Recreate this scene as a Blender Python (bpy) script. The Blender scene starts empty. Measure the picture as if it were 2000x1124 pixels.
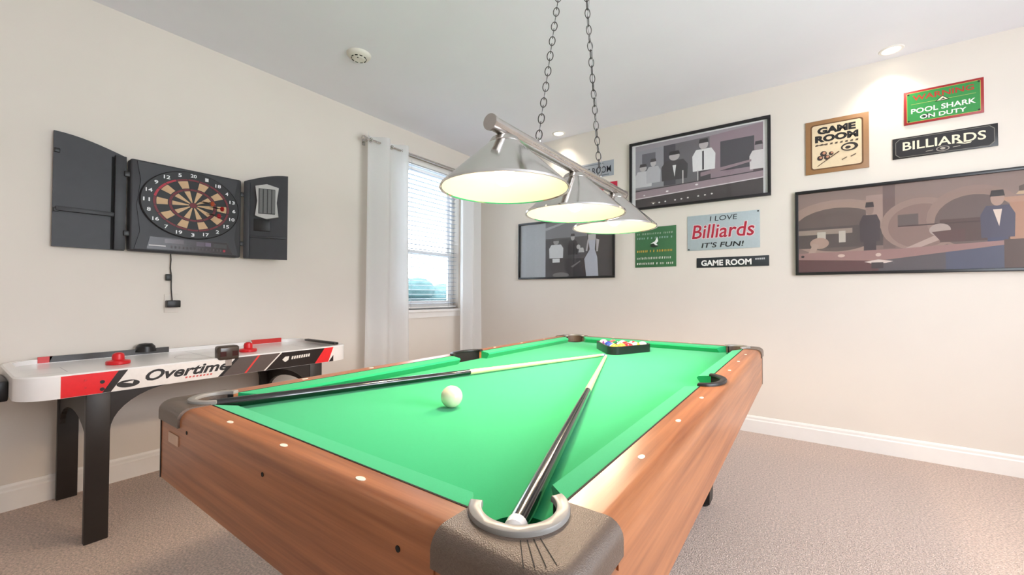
import bpy, bmesh, math, random
from mathutils import Vector, Matrix
random.seed(7)
S = bpy.context.scene
COL = S.collection
PI = math.pi
# ---------------------------------------------------------------- camera
cd = bpy.data.cameras.new('camera'); cam = bpy.data.objects.new('camera', cd); COL.objects.link(cam)
cd.sensor_fit = 'HORIZONTAL'; cd.sensor_width = 36.0; cd.lens = 807.9 / 2000 * 36; cd.clip_start = 0.02
yaw, pit, roll = 0.6176, 0.0161, 0.0042
r = Vector((math.cos(yaw), math.sin(yaw), 0)); f = Vector((-math.sin(yaw), math.cos(yaw), 0)); u = Vector((0, 0, 1))
f2 = f * math.cos(pit) + u * math.sin(pit); u2 = u * math.cos(pit) - f * math.sin(pit)
r3 = r * math.cos(roll) + u2 * math.sin(roll); u3 = u2 * math.cos(roll) - r * math.sin(roll)
cam.matrix_world = Matrix(((r3.x, u3.x, -f2.x, 0), (r3.y, u3.y, -f2.y, 0), (r3.z, u3.z, -f2.z, 1.094), (0, 0, 0, 1)))
S.camera = cam
# ---------------------------------------------------------------- world, lights, exposure
LW, BW, CE = -3.267, 3.835, 2.74          # left wall x, back wall y, ceiling z
RW, NW = 2.3, -1.7                        # right and rear walls (out of view)
w = bpy.data.worlds.new('sky'); S.world = w; w.use_nodes = True
w.node_tree.nodes['Background'].inputs[0].default_value = (0.80, 0.90, 1.0, 1)
w.node_tree.nodes['Background'].inputs[1].default_value = 8.0
S.view_settings.view_transform = 'Standard'; S.view_settings.look = 'None'
S.view_settings.gamma = 1.0; S.view_settings.use_curve_mapping = False
S.view_settings.exposure = 0.1

def area(name, loc, direction, sx, sy, power, color):
    d = bpy.data.lights.new(name, 'AREA'); d.shape = 'RECTANGLE'; d.size = sx; d.size_y = sy; d.energy = power; d.color = color
    o = bpy.data.objects.new(name, d); COL.objects.link(o); o.location = loc
    o.rotation_euler = Vector(direction).to_track_quat('-Z', 'Y').to_euler()
    return o
area('right_side_fill', (RW - 0.01, 1.3, 1.6), (-1, 0.0, 0.12), 2.0, 1.4, 52, (0.95, 0.97, 1.0))  # added area light filling the room from an unseen opening on the right

# ---------------------------------------------------------------- helpers
def lin(c):
    return tuple(((x / 255) / 12.92 if x / 255 <= 0.04045 else ((x / 255 + 0.055) / 1.055) ** 2.4) for x in c)
def mat(name, rgb, rough=0.5, metal=0.0, var=0.04, scale=20.0, bump=0.0, bscale=200.0, spec=0.5, emit=None, es=1.0, stretch=None, coat=0.0):
    m = bpy.data.materials.new(name); m.use_nodes = True
    nt = m.node_tree; b = nt.nodes['Principled BSDF']
    c = lin(rgb)
    b.inputs['Roughness'].default_value = rough; b.inputs['Metallic'].default_value = metal
    b.inputs['Specular IOR Level'].default_value = spec
    if coat: b.inputs['Coat Weight'].default_value = coat; b.inputs['Coat Roughness'].default_value = 0.12
    tc = nt.nodes.new('ShaderNodeTexCoord'); mp = nt.nodes.new('ShaderNodeMapping')
    nt.links.new(tc.outputs['Object'], mp.inputs[0])
    if stretch: mp.inputs['Scale'].default_value = stretch
    n = nt.nodes.new('ShaderNodeTexNoise'); n.inputs['Scale'].default_value = scale; n.inputs['Detail'].default_value = 4
    nt.links.new(mp.outputs[0], n.inputs['Vector'])
    rp = nt.nodes.new('ShaderNodeValToRGB')
    rp.color_ramp.elements[0].position = 0.3; rp.color_ramp.elements[1].position = 0.7
    rp.color_ramp.elements[0].color = (*[max(0, x * (1 - var)) for x in c], 1)
    rp.color_ramp.elements[1].color = (*[min(1, x * (1 + var)) for x in c], 1)
    nt.links.new(n.outputs['Fac'], rp.inputs[0]); nt.links.new(rp.outputs[0], b.inputs['Base Color'])
    if bump:
        n2 = nt.nodes.new('ShaderNodeTexNoise'); n2.inputs['Scale'].default_value = bscale; n2.inputs['Detail'].default_value = 3
        nt.links.new(mp.outputs[0], n2.inputs['Vector'])
        bp = nt.nodes.new('ShaderNodeBump'); bp.inputs['Strength'].default_value = bump; bp.inputs['Distance'].default_value = 0.01
        nt.links.new(n2.outputs['Fac'], bp.inputs['Height']); nt.links.new(bp.outputs[0], b.inputs['Normal'])
    if emit:
        b.inputs['Emission Color'].default_value = (*lin(emit), 1); b.inputs['Emission Strength'].default_value = es
    return m
MC = {}
def flat(rgb, rough=0.5):
    k = (rgb, rough)
    if k not in MC: MC[k] = mat('print_%d_%d_%d' % rgb, rgb, rough, var=0.03, scale=60)
    return MC[k]
def wood(name, axis, dark, light):
    m = bpy.data.materials.new(name); m.use_nodes = True; nt = m.node_tree; b = nt.nodes['Principled BSDF']
    tc = nt.nodes.new('ShaderNodeTexCoord'); mp = nt.nodes.new('ShaderNodeMapping')
    sc = [34.0, 34.0, 34.0]; sc['XYZ'.index(axis)] = 1.1
    mp.inputs['Scale'].default_value = sc
    nt.links.new(tc.outputs['Object'], mp.inputs[0])
    n = nt.nodes.new('ShaderNodeTexNoise'); n.inputs['Scale'].default_value = 1.6; n.inputs['Detail'].default_value = 6; n.inputs['Roughness'].default_value = 0.6
    nt.links.new(mp.outputs[0], n.inputs['Vector'])
    rp = nt.nodes.new('ShaderNodeValToRGB')
    rp.color_ramp.elements[0].position = 0.32; rp.color_ramp.elements[0].color = (*lin(dark), 1)
    rp.color_ramp.elements[1].position = 0.66; rp.color_ramp.elements[1].color = (*lin(light), 1)
    nt.links.new(n.outputs['Fac'], rp.inputs[0]); nt.links.new(rp.outputs[0], b.inputs['Base Color'])
    b.inputs['Roughness'].default_value = 0.32
    return m
def glass(name, refl=0.06):
    m = bpy.data.materials.new(name); m.use_nodes = True; nt = m.node_tree
    for n in list(nt.nodes):
        if n.type != 'OUTPUT_MATERIAL': nt.nodes.remove(n)
    out = [n for n in nt.nodes if n.type == 'OUTPUT_MATERIAL'][0]
    t = nt.nodes.new('ShaderNodeBsdfTransparent'); g = nt.nodes.new('ShaderNodeBsdfGlossy'); g.inputs['Roughness'].default_value = 0.03
    lw = nt.nodes.new('ShaderNodeLayerWeight'); lw.inputs[0].default_value = 0.5
    pw = nt.nodes.new('ShaderNodeMath'); pw.operation = 'POWER'; pw.inputs[1].default_value = 4.0
    fr = nt.nodes.new('ShaderNodeMath'); fr.operation = 'MULTIPLY_ADD'; fr.inputs[1].default_value = 0.7; fr.inputs[2].default_value = refl * 0.5
    nt.links.new(lw.outputs['Facing'], pw.inputs[0]); nt.links.new(pw.outputs[0], fr.inputs[0])
    mx = nt.nodes.new('ShaderNodeMixShader')
    nt.links.new(fr.outputs[0], mx.inputs[0]); nt.links.new(t.outputs[0], mx.inputs[1]); nt.links.new(g.outputs[0], mx.inputs[2])
    nt.links.new(mx.outputs[0], out.inputs[0])
    return m
def cloth_translucent(name, rgb):
    m = bpy.data.materials.new(name); m.use_nodes = True; nt = m.node_tree
    for n in list(nt.nodes):
        if n.type != 'OUTPUT_MATERIAL': nt.nodes.remove(n)
    out = [n for n in nt.nodes if n.type == 'OUTPUT_MATERIAL'][0]
    d = nt.nodes.new('ShaderNodeBsdfDiffuse'); t = nt.nodes.new('ShaderNodeBsdfTranslucent')
    tc = nt.nodes.new('ShaderNodeTexCoord'); n = nt.nodes.new('ShaderNodeTexNoise'); n.inputs['Scale'].default_value = 300
    nt.links.new(tc.outputs['Object'], n.inputs['Vector'])
    rp = nt.nodes.new('ShaderNodeValToRGB'); c = lin(rgb)
    rp.color_ramp.elements[0].color = (*[x * 0.94 for x in c], 1); rp.color_ramp.elements[1].color = (*c, 1)
    nt.links.new(n.outputs['Fac'], rp.inputs[0])
    nt.links.new(rp.outputs[0], d.inputs[0]); nt.links.new(rp.outputs[0], t.inputs[0])
    mx = nt.nodes.new('ShaderNodeMixShader'); mx.inputs[0].default_value = 0.5
    nt.links.new(d.outputs[0], mx.inputs[1]); nt.links.new(t.outputs[0], mx.inputs[2]); nt.links.new(mx.outputs[0], out.inputs[0])
    return m

class MB:
    def __init__(s): s.bm = bmesh.new()
    def _faces(s, vs, fs, mi):
        bv = [s.bm.verts.new(v) for v in vs]; out = []
        for q in fs:
            try:
                fc = s.bm.faces.new([bv[i] for i in q]); fc.material_index = mi; out.append(fc)
            except ValueError: pass
        return bv, out
    def box(s, x0, x1, y0, y1, z0, z1, mi=0, bev=0, seg=2):
        vs = [(x, y, z) for z in (z0, z1) for y in (y0, y1) for x in (x0, x1)]
        bv, fs = s._faces(vs, [(0, 2, 3, 1), (4, 5, 7, 6), (0, 1, 5, 4), (2, 6, 7, 3), (0, 4, 6, 2), (1, 3, 7, 5)], mi)
        if bev:
            es = {e for v in bv for e in v.link_edges}
            res = bmesh.ops.bevel(s.bm, geom=list(es), offset=bev, segments=seg, affect='EDGES', profile=0.5)
            for fc in res['faces']: fc.material_index = mi
        return s
    def poly(s, pts, mi=0):
        s._faces(pts, [tuple(range(len(pts)))], mi); return s
    def prism(s, pts, axis, a, b, mi=0, bev=None):
        """pts: 2-D outline in the two other axes (x,y / x,z / y,z order); extruded along axis from a to b"""
        def P(p, c):
            return {'Z': (p[0], p[1], c), 'Y': (p[0], c, p[1]), 'X': (c, p[0], p[1])}[axis]
        n = len(pts); vs = [P(p, a) for p in pts] + [P(p, b) for p in pts]
        fs = [tuple(range(n)), tuple(range(2 * n - 1, n - 1, -1))] + [(i, (i + 1) % n, n + (i + 1) % n, n + i) for i in range(n)]
        bv, ff = s._faces(vs, fs, mi)
        bmesh.ops.recalc_face_normals(s.bm, faces=ff)
        if bev:
            test, off, seg = bev
            es = [e for e in {e for v in bv for e in v.link_edges} if test(e)]
            res = bmesh.ops.bevel(s.bm, geom=es, offset=off, segments=seg, affect='EDGES', profile=0.5)
            for fc in res['faces']: fc.material_index = mi
        return s
    def lathe(s, prof, c=(0, 0, 0), seg=32, mi=0, M=None, cap=True):
        M = M or Matrix.Identity(4); c = Vector(c); rings = []
        for (rr, z) in prof:
            rings.append([s.bm.verts.new(M @ Vector((rr * math.cos(2 * PI * i / seg), rr * math.sin(2 * PI * i / seg), z)) + c) for i in range(seg)])
        for a, b in zip(rings, rings[1:]):
            for i in range(seg):
                fc = s.bm.faces.new((a[i], a[(i + 1) % seg], b[(i + 1) % seg], b[i])); fc.material_index = mi
        if cap:
            for rg, rev in ((rings[0], True), (rings[-1], False)):
                fc = s.bm.faces.new(rg[::-1] if rev else rg); fc.material_index = mi
        return s
    def cyl(s, p0, p1, r0, r1=None, seg=16, mi=0):
        p0, p1 = Vector(p0), Vector(p1); d = p1 - p0
        M = d.to_track_quat('Z', 'Y').to_matrix().to_4x4()
        return s.lathe([(r0, 0), (r0 if r1 is None else r1, d.length)], p0, seg, mi, M)
    def tube(s, path, rad, seg=8, mi=0, closed=False):
        path = [Vector(p) for p in path]; n = len(path); rings = []; up = None
        for i, p in enumerate(path):
            if closed: t = path[(i + 1) % n] - path[i - 1]
            else: t = path[min(i + 1, n - 1)] - path[max(i - 1, 0)]
            t.normalize()
            if up is None:
                up = Vector((0, 0, 1)) if abs(t.z) < 0.9 else Vector((1, 0, 0))
            a = (up - t * up.dot(t)).normalized(); b = t.cross(a); up = a
            rr = rad[i] if isinstance(rad, (list, tuple)) else rad
            rings.append([s.bm.verts.new(p + (a * math.cos(2 * PI * k / seg) + b * math.sin(2 * PI * k / seg)) * rr) for k in range(seg)])
        m = n if closed else n - 1
        for i in range(m):
            a, b = rings[i], rings[(i + 1) % n]
            for k in range(seg):
                fc = s.bm.faces.new((a[k], a[(k + 1) % seg], b[(k + 1) % seg], b[k])); fc.material_index = mi
        if not closed:
            for rg in (rings[0][::-1], rings[-1]):
                fc = s.bm.faces.new(rg); fc.material_index = mi
        return s
    def ball(s, c, rr, seg=24, mi=0, sc=(1, 1, 1)):
        M = Matrix.Translation(c) @ Matrix.Diagonal((*sc, 1))
        res = bmesh.ops.create_uvsphere(s.bm, u_segments=seg, v_segments=seg // 2, radius=rr, matrix=M)
        for v in res['verts']:
            for fc in v.link_faces: fc.material_index = mi
        return s
    def build(s, name, mats, parent=None, smooth=True, recalc=True):
        if recalc: bmesh.ops.recalc_face_normals(s.bm, faces=s.bm.faces[:])
        me = bpy.data.meshes.new(name); s.bm.to_mesh(me); s.bm.free()
        for m in (mats if isinstance(mats, (list, tuple)) else [mats]): me.materials.append(m)
        if smooth:
            me.polygons.foreach_set('use_smooth', [True] * len(me.polygons)); me.set_sharp_from_angle(angle=math.radians(32))
        o = bpy.data.objects.new(name, me); COL.objects.link(o)
        if parent: o.parent = parent
        return o
def tag(o, label, cat, group=None):
    o['label'] = label; o['category'] = cat
    if group: o['group'] = group
    return o
def thing(name, label, cat, loc=(0, 0, 0), rot=None, group=None):
    o = bpy.data.objects.new(name, None); COL.objects.link(o); o.empty_display_size = 0.1
    if rot is not None: o.matrix_world = Matrix.Translation(loc) @ rot.to_4x4()
    else: o.location = loc
    return tag(o, label, cat, group)
def struct(o): o['kind'] = 'structure'; return o
def place(me, name, parent, M):
    o = bpy.data.objects.new(name, me); COL.objects.link(o); o.parent = parent; o.matrix_basis = M; return o
FACE_L = Matrix(((0, 0, 1), (1, 0, 0), (0, 1, 0)))     # local x -> +Y, y -> +Z, z -> +X (left wall, facing the room)
FACE_B = Matrix(((1, 0, 0), (0, 0, -1), (0, 1, 0)))    # local x -> +X, y -> +Z, z -> -Y (back wall)
def text_geo(txt, w, h, cx, cy, z, shear=0.0, bold=0.0, depth=0.0):
    """lettering as flat mesh fitted in a w x h box centred at cx,cy: returns (verts, faces)"""
    c = bpy.data.curves.new('t', 'FONT'); c.body = txt; c.size = 1.0; c.shear = shear; c.offset = bold; c.resolution_u = 3
    o = bpy.data.objects.new('t', c); COL.objects.link(o)
    bpy.context.view_layer.update()
    me = bpy.data.meshes.new_from_object(o.evaluated_get(bpy.context.evaluated_depsgraph_get()))
    vs = [v.co.copy() for v in me.vertices]; fs = [tuple(p.vertices) for p in me.polygons]
    bpy.data.objects.remove(o); bpy.data.curves.remove(c); bpy.data.meshes.remove(me)
    if not vs: return [], []
    x0 = min(v.x for v in vs); x1 = max(v.x for v in vs); y0 = min(v.y for v in vs); y1 = max(v.y for v in vs)
    sx = w / max(x1 - x0, 1e-6); sy = h / max(y1 - y0, 1e-6)
    return [(cx + (v.x - (x0 + x1) / 2) * sx, cy + (v.y - (y0 + y1) / 2) * sy, z) for v in vs], fs
def add_text(mb, txt, w, h, cx, cy, z, mi=0, rot=0.0, **k):
    vs, fs = text_geo(txt, w, h, 0, 0, z, **k)
    ca, sa = math.cos(rot), math.sin(rot)
    vs = [(cx + x * ca - y * sa, cy + x * sa + y * ca, zz) for x, y, zz in vs]
    mb._faces(vs, fs, mi)
def ell(cx, cy, rx, ry, n=20, a0=0, a1=2 * PI):
    full = abs(a1 - a0 - 2 * PI) < 1e-6
    m = n if full else n + 1
    return [(cx + rx * math.cos(a0 + (a1 - a0) * i / n), cy + ry * math.sin(a0 + (a1 - a0) * i / n)) for i in range(m)]

# ---------------------------------------------------------------- materials
M_wall = mat('wall_paint', (227, 218, 208), 0.7, var=0.012, scale=3, bump=0.03, bscale=350)
M_ceil = mat('ceiling_paint', (240, 239, 246), 0.8, var=0.01, scale=3)
M_trim = mat('trim_paint', (240, 236, 232), 0.4, var=0.01)
M_carpet = mat('carpet', (218, 196, 184), 0.95, var=0.28, scale=110, bump=1.0, bscale=190, spec=0.1)
M_wx = wood('laminate_wood_x', 'X', (134, 78, 46), (178, 114, 72))
M_wy = wood('laminate_wood_y', 'Y', (134, 78, 46), (178, 114, 72))
M_felt = mat('green_cloth', (37, 166, 106), 0.85, var=0.03, scale=500, bump=0.08, bscale=900, spec=0.15)
M_felt.node_tree.nodes['Principled BSDF'].inputs['Sheen Weight'].default_value = 0.35
M_felt.node_tree.nodes['Principled BSDF'].inputs['Sheen Roughness'].default_value = 0.4
M_felt.node_tree.nodes['Principled BSDF'].inputs['Sheen Tint'].default_value = (0.6, 1.0, 0.8, 1)
M_black = mat('black_plastic', (22, 21, 22), 0.4, var=0.1)
M_cast = mat('textured_brown_black_plastic', (98, 82, 71), 0.34, var=0.15, scale=300, bump=0.25, bscale=600)  # dark plastic, base lightened to tan for the room's reflection on the caps
M_rim = mat('grey_plastic_rim', (140, 136, 132), 0.35)
M_dark = mat('hollow_black', (8, 8, 8), 0.8)
M_inlay = mat('cream_inlay', (244, 232, 214), 0.3)
M_steel = mat('brushed_nickel', (196, 192, 188), 0.22, metal=1.0, var=0.03, scale=40)
M_chrome = mat('polished_nickel', (214, 212, 210), 0.12, metal=1.0, var=0.02)
M_cream = mat('shade_inner_enamel', (255, 230, 222), 0.5, var=0.01)
M_bulb = mat('lit_bulb', (255, 244, 225), 0.4, emit=(255, 236, 205), es=4.0)
M_chain = mat('dark_chain_metal', (88, 86, 86), 0.35, metal=1.0)
M_white = mat('white_gloss_plastic', (238, 234, 232), 0.22, var=0.01)
M_red = mat('red_plastic', (214, 30, 38), 0.35)
M_leg = mat('dark_laminate', (40, 34, 32), 0.45, var=0.08)
M_dart = mat('charcoal_cabinet', (52, 52, 56), 0.5, var=0.06)
M_curt = cloth_translucent('white_sheer_fabric', (252, 252, 252))
M_glass = glass('clear_glass')
M_ivory = mat('ivory_ball', (240, 228, 200), 0.12, var=0.01, coat=0.5)
M_maple = mat('maple_shaft', (232, 208, 160), 0.3, var=0.06, scale=30)

# ---------------------------------------------------------------- room shell
T = 0.12
struct(MB().box(LW - T, RW + T, NW - T, BW + T, -0.1, 0).build('floor', M_carpet, smooth=False))
struct(MB().box(LW - T, RW + T, NW - T, BW + T, CE, CE + 0.1).build('ceiling', M_ceil, smooth=False))
WY0, WY1, WZ0, WZ1 = 2.70, 3.53, 0.93, 2.50
b = MB(); b.box(LW - T, LW, NW, WY0, 0, CE); b.box(LW - T, LW, WY1, BW, 0, CE); b.box(LW - T, LW, WY0, WY1, 0, WZ0); b.box(LW - T, LW, WY0, WY1, WZ1, CE)
struct(b.build('wall_left', M_wall, smooth=False))
struct(MB().box(LW - T, RW + T, BW, BW + T, 0, CE).build('wall_back', M_wall, smooth=False))
b = MB(); b.box(RW, RW + T, NW, 0.3, 0, CE); b.box(RW, RW + T, 2.3, BW, 0, CE); b.box(RW, RW + T, 0.3, 2.3, 0, 0.9); b.box(RW, RW + T, 0.3, 2.3, 2.3, CE)
struct(b.build('wall_right', M_wall, smooth=False))
struct(MB().box(LW - T, RW + T, NW - T, NW, 0, CE).build('wall_rear', M_wall, smooth=False))
bbp = [(0, 0), (0.016, 0), (0.016, 0.095), (0.011, 0.103), (0.011, 0.118), (0.006, 0.13), (0, 0.13)]
struct(MB().prism([(LW + p[0], p[1]) for p in bbp], 'Y', NW, BW - 0.016).build('baseboard_left', M_trim, smooth=False))
struct(MB().prism([(BW - p[0], p[1]) for p in bbp], 'X', LW + 0.0, RW).build('baseboard_back', M_trim, smooth=False))
struct(MB().prism([(RW - p[0], p[1]) for p in bbp], 'Y', NW, BW - 0.016).build('baseboard_right', M_trim, smooth=False))

# window in the left wall
wn = struct(bpy.data.objects.new('window_1', None)); COL.objects.link(wn); wn.location = (LW, 3.115, WZ0)
wn['label'] = 'white double-hung window with raised sill behind white blinds'
hw_ = (WY1 - WY0) / 2; hh = WZ1 - WZ0; xf = -0.115
b = MB()
for (y0, y1, z0, z1) in ((-hw_, -hw_ + 0.04, 0, hh), (hw_ - 0.04, hw_, 0, hh), (-hw_ + 0.04, hw_ - 0.04, 0, 0.045), (-hw_ + 0.04, hw_ - 0.04, hh - 0.045, hh)):
    b.box(xf - 0.03, xf + 0.035, y0, y1, z0, z1)
b.build('window_frame', M_trim, wn, smooth=False)
zm = 0.60
for nm, z0, z1, dx in (('upper_sash', zm - 0.02, hh - 0.045, -0.02), ('lower_sash', 0.045, zm + 0.025, 0.005)):
    b = MB(); a = hw_ - 0.04
    for (y0, y1, q0, q1) in ((-a, -a + 0.04, z0, z1), (a - 0.04, a, z0, z1), (-a + 0.04, a - 0.04, z0, z0 + 0.045), (-a + 0.04, a - 0.04, z1 - 0.045, z1)):
        b.box(xf + dx, xf + dx + 0.022, y0, y1, q0, q1)
    so = b.build(nm, M_trim, wn, smooth=False)
    MB().box(xf + dx + 0.009, xf + dx + 0.013, -a + 0.04, a - 0.04, z0 + 0.045, z1 - 0.045).build('glass_pane', M_glass, so, smooth=False)
b = MB(); b.box(-0.09, 0.035, -hw_ - 0.03, hw_ + 0.03, -0.03, 0.0, bev=0.006); b.build('window_sill', M_trim, wn)
MB().box(0.0, 0.014, -hw_ - 0.01, hw_ + 0.01, -0.085, -0.03).build('sill_apron', M_trim, wn, smooth=False)
# blind
bl = thing('window_blind', 'white horizontal slat blind lowered inside the window opening', 'blind', (LW - 0.045, 3.115, WZ0))
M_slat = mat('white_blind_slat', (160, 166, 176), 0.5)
MB().box(-0.025, 0.025, -hw_ + 0.01, hw_ - 0.01, hh - 0.06, hh - 0.005, bev=0.003).build('headrail', M_trim, bl)
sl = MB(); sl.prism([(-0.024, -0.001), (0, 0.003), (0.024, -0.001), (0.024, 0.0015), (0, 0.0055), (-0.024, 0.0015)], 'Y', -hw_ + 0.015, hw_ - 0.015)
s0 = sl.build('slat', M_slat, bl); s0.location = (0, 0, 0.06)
nsl = 31
for i in range(1, nsl):
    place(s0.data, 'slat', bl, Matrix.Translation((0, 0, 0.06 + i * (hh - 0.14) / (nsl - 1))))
MB().box(-0.024, 0.024, -hw_ + 0.015, hw_ - 0.015, 0.012, 0.03, bev=0.003).build('bottom_rail', M_trim, bl)
for y in (-0.27, 0.27):
    MB().cyl((0.026, y, 0.02), (0.026, y, hh - 0.03), 0.0011, seg=6).build('ladder_cord', M_slat, bl)

# outside
MB_ = MB().box(-160, LW - 8, -120, 160, -3.4, -3.2)
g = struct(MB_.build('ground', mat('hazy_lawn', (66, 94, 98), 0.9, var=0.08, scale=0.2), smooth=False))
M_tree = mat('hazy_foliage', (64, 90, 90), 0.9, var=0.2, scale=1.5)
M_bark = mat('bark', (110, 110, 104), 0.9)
tl = ['broad pale tree seen through the window, tallest of the row', 'low rounded tree beyond the window beside the tallest one', 'small distant tree at the end of the row outside', 'bushy tree outside between two lower ones', 'wide flat-topped tree far outside the window']
for i, (x, y, h, rr) in enumerate(((-30, 26.5, 6.0, 2.6), (-33, 33, 4.6, 2.8), (-41, 33, 4.2, 2.6), (-38, 37.5, 5.0, 3.0), (-45, 47, 5.2, 4.0))):
    t = thing('tree', tl[i], 'tree', (x, y, -3.2), group='trees outside the window')
    MB().cyl((0, 0, 0), (0, 0, h * 0.6), 0.22, 0.12, seg=8).build('trunk', M_bark, t)
    b = MB()
    for k in range(7):
        a = k * 2.4; q = rr * 0.5
        b.ball((math.cos(a) * q * (k > 0), math.sin(a) * q * (k > 0), h * 0.66 + (k % 3) * 0.35), rr * (0.62 if k else 0.8), 12, sc=(1, 1, 0.7))
    b.build('crown', M_tree, t)

# curtains and rod
XC = 0.1
rd = thing('curtain_rod', 'thin brushed nickel curtain rod mounted above the window', 'curtain rod', (LW, 3.0, 2.47))
MB().cyl((XC, -0.79, 0), (XC, 0.80, 0), 0.011, seg=14).build('rod', M_steel, rd)
MB().lathe([(0.004, 0), (0.017, 0.004), (0.02, 0.016), (0.016, 0.03), (0.006, 0.035)], (XC, -0.79, 0), 16, 0, Matrix.Rotation(PI / 2, 4, 'X')).build('finial', M_steel, rd)
for y in (-0.74, 0.72):
    b = MB(); b.box(0, 0.006, y - 0.015, y + 0.015, -0.03, 0.03); b.cyl((0, y, 0), (XC, y, 0), 0.006, seg=8); b.build('bracket', M_steel, rd)
def curtain(y0, y1, periods, ph, label):
    n = 90; zs = [0.015, 0.5, 1.2, 2.0, 2.40, 2.47, 2.525]
    b = MB(); grid = []
    for z in zs:
        row = []
        k = 1.0 + 0.12 * (2.5 - z) / 2.5
        for i in range(n + 1):
            s_ = i / n; y = y0 + (y1 - y0) * s_
            ym = (y0 + y1) / 2; yy = ym + (y - ym) * (1 + 0.10 * (2.5 - z) / 2.5)
            x = XC + 0.046 * k * math.sin(ph + 2 * PI * periods * s_) + 0.008 * math.sin(9 * s_ + z * 1.3)
            row.append(b.bm.verts.new((x, yy - 3.0, z)))
        grid.append(row)
    for a, c in zip(grid, grid[1:]):
        for i in range(n): b.bm.faces.new((a[i], a[i + 1], c[i + 1], c[i]))
    t = thing('curtain', label, 'curtain', (LW, 3.0, 0), group='white curtains at the window')
    b.build('fabric', M_curt, t, recalc=False)
    g0 = None
    for j in range(int(periods * 2)):
        y = y0 + (y1 - y0) * (j + 0.5) / (periods * 2) - 3.0
        if g0 is None:
            g0 = MB().tube([(0.02 * math.cos(q), 0, 0.02 * math.sin(q)) for q in [2 * PI * i / 14 for i in range(14)]], 0.0035, 6, closed=True).build('grommet', M_steel, t)
            g0.location = (XC, y, 2.47)
        else: place(g0.data, 'grommet', t, Matrix.Translation((XC, y, 2.47)))
curtain(2.21, 2.67, 2, 2.2, 'white sheer curtain panel at the window edge towards the dartboard')
curtain(3.42, 3.77, 2, 1.0, 'white sheer curtain panel hanging in the room corner beside the window')

# ceiling fixtures
sd = thing('smoke_detector', 'round white smoke detector on the ceiling', 'smoke detector', (-2.497, 1.685, CE))
MB().lathe([(0.0001, -0.036), (0.036, -0.036), (0.044, -0.030), (0.05, -0.028), (0.068, -0.022), (0.077, -0.012), (0.08, 0)], seg=40).build('body', mat('aged_white_plastic', (228, 222, 212), 0.45), sd)
b = MB()
for k in range(10):
    a = 2 * PI * k / 10
    b.box(-0.009, 0.009, 0.0465, 0.0505, -0.0325, -0.0275)
    for v in b.bm.verts[-8:]: v.co = Matrix.Rotation(a, 3, 'Z') @ v.co
b.build('vent_slots', M_dark, sd, smooth=False)
MB().cyl((0.02, -0.022, -0.0385), (0.02, -0.022, -0.0355), 0.005, seg=12).build('test_button', M_dark, sd)
def downlight(x, y, label, power):
    t = thing('recessed_downlight', label, 'ceiling light', (x, y, CE), group='recessed downlights along the back wall')
    MB().lathe([(0.046, -0.001), (0.05, -0.006), (0.062, -0.004), (0.066, 0)], seg=32, cap=False).build('trim_ring', M_trim, t)
    MB().lathe([(0.0001, -0.001), (0.047, -0.001)], seg=24, cap=False).build('lens', mat('lit_lens', (255, 250, 240), 0.4, emit=(255, 244, 225), es=6.0), t)
    d = bpy.data.lights.new('downlight_lamp', 'SPOT'); d.energy = power; d.color = (1, 0.90, 0.76); d.spot_size = math.radians(110); d.spot_blend = 0.8; d.shadow_soft_size = 0.04
    o = bpy.data.objects.new('downlight_lamp', d); COL.objects.link(o); o.parent = t; o.location = (0, 0, -0.02)
downlight(0.476, 3.70, 'lit recessed downlight above the green warning sign', 14)
downlight(-2.05, 3.70, 'lit recessed downlight near the room corner above the grey plate sign', 14)

downlight(1.35, 2.3, 'unseen recessed downlight added as fill over the open carpet beside the pool table', 26)  # added out of view to brighten the floor and back wall
downlight(-2.2, 0.2, 'unseen recessed downlight added as fill over the end of the air hockey table', 7)  # second added downlight, out of view, weak fill for this end
# ---------------------------------------------------------------- pool table
PX, PY = -0.812, 1.525
pt = thing('pool_table', 'wood-laminate pool table with bright green cloth and black corner caps', 'pool table', (PX, PY, 0))
HN, LN = 0.485, 1.046      # cushion nose half sizes
HB, LB = 0.535, 1.096      # cushion back
HO, LO = 0.617, 1.165      # outer
ZT, ZC, ZA = 0.804, 0.769, 0.605
# bed with pocket cut-outs
def arc(cx, cy, rr, a0, a1, n=10):
    return [(cx + rr * math.cos(a0 + (a1 - a0) * i / n), cy + rr * math.sin(a0 + (a1 - a0) * i / n)) for i in range(n + 1)]
D = math.radians
PCX, PCY, PR = 0.497, 1.063, 0.052      # corner pocket centre and radius
cor = [(HB, PCY - 0.0355)] + arc(PCX, PCY, PR, D(-43), D(-219.5), 14)[1:-1] + [(PCX - 0.040, LB)]     # +x +y corner, from the side rail round to the end rail
sid = [(HB, -0.088)] + [(HB - 0.006 + 0.0, -0.088)] + [(HB - 0.012 - 0.0 * i, 0) for i in ()] + [(HB - 0.006, 0.088), (HB, 0.088)]
bed = sid + cor + [(-p[0], p[1]) for p in cor[::-1]] + [(-p[0], p[1]) for p in sid[::-1]] + [(-p[0], -p[1]) for p in cor] + [(p[0], -p[1]) for p in cor[::-1]]
b = MB(); b.prism(bed, 'Z', ZC - 0.03, ZC); b.build('bed_cloth', M_felt, pt, smooth=False)
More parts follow.
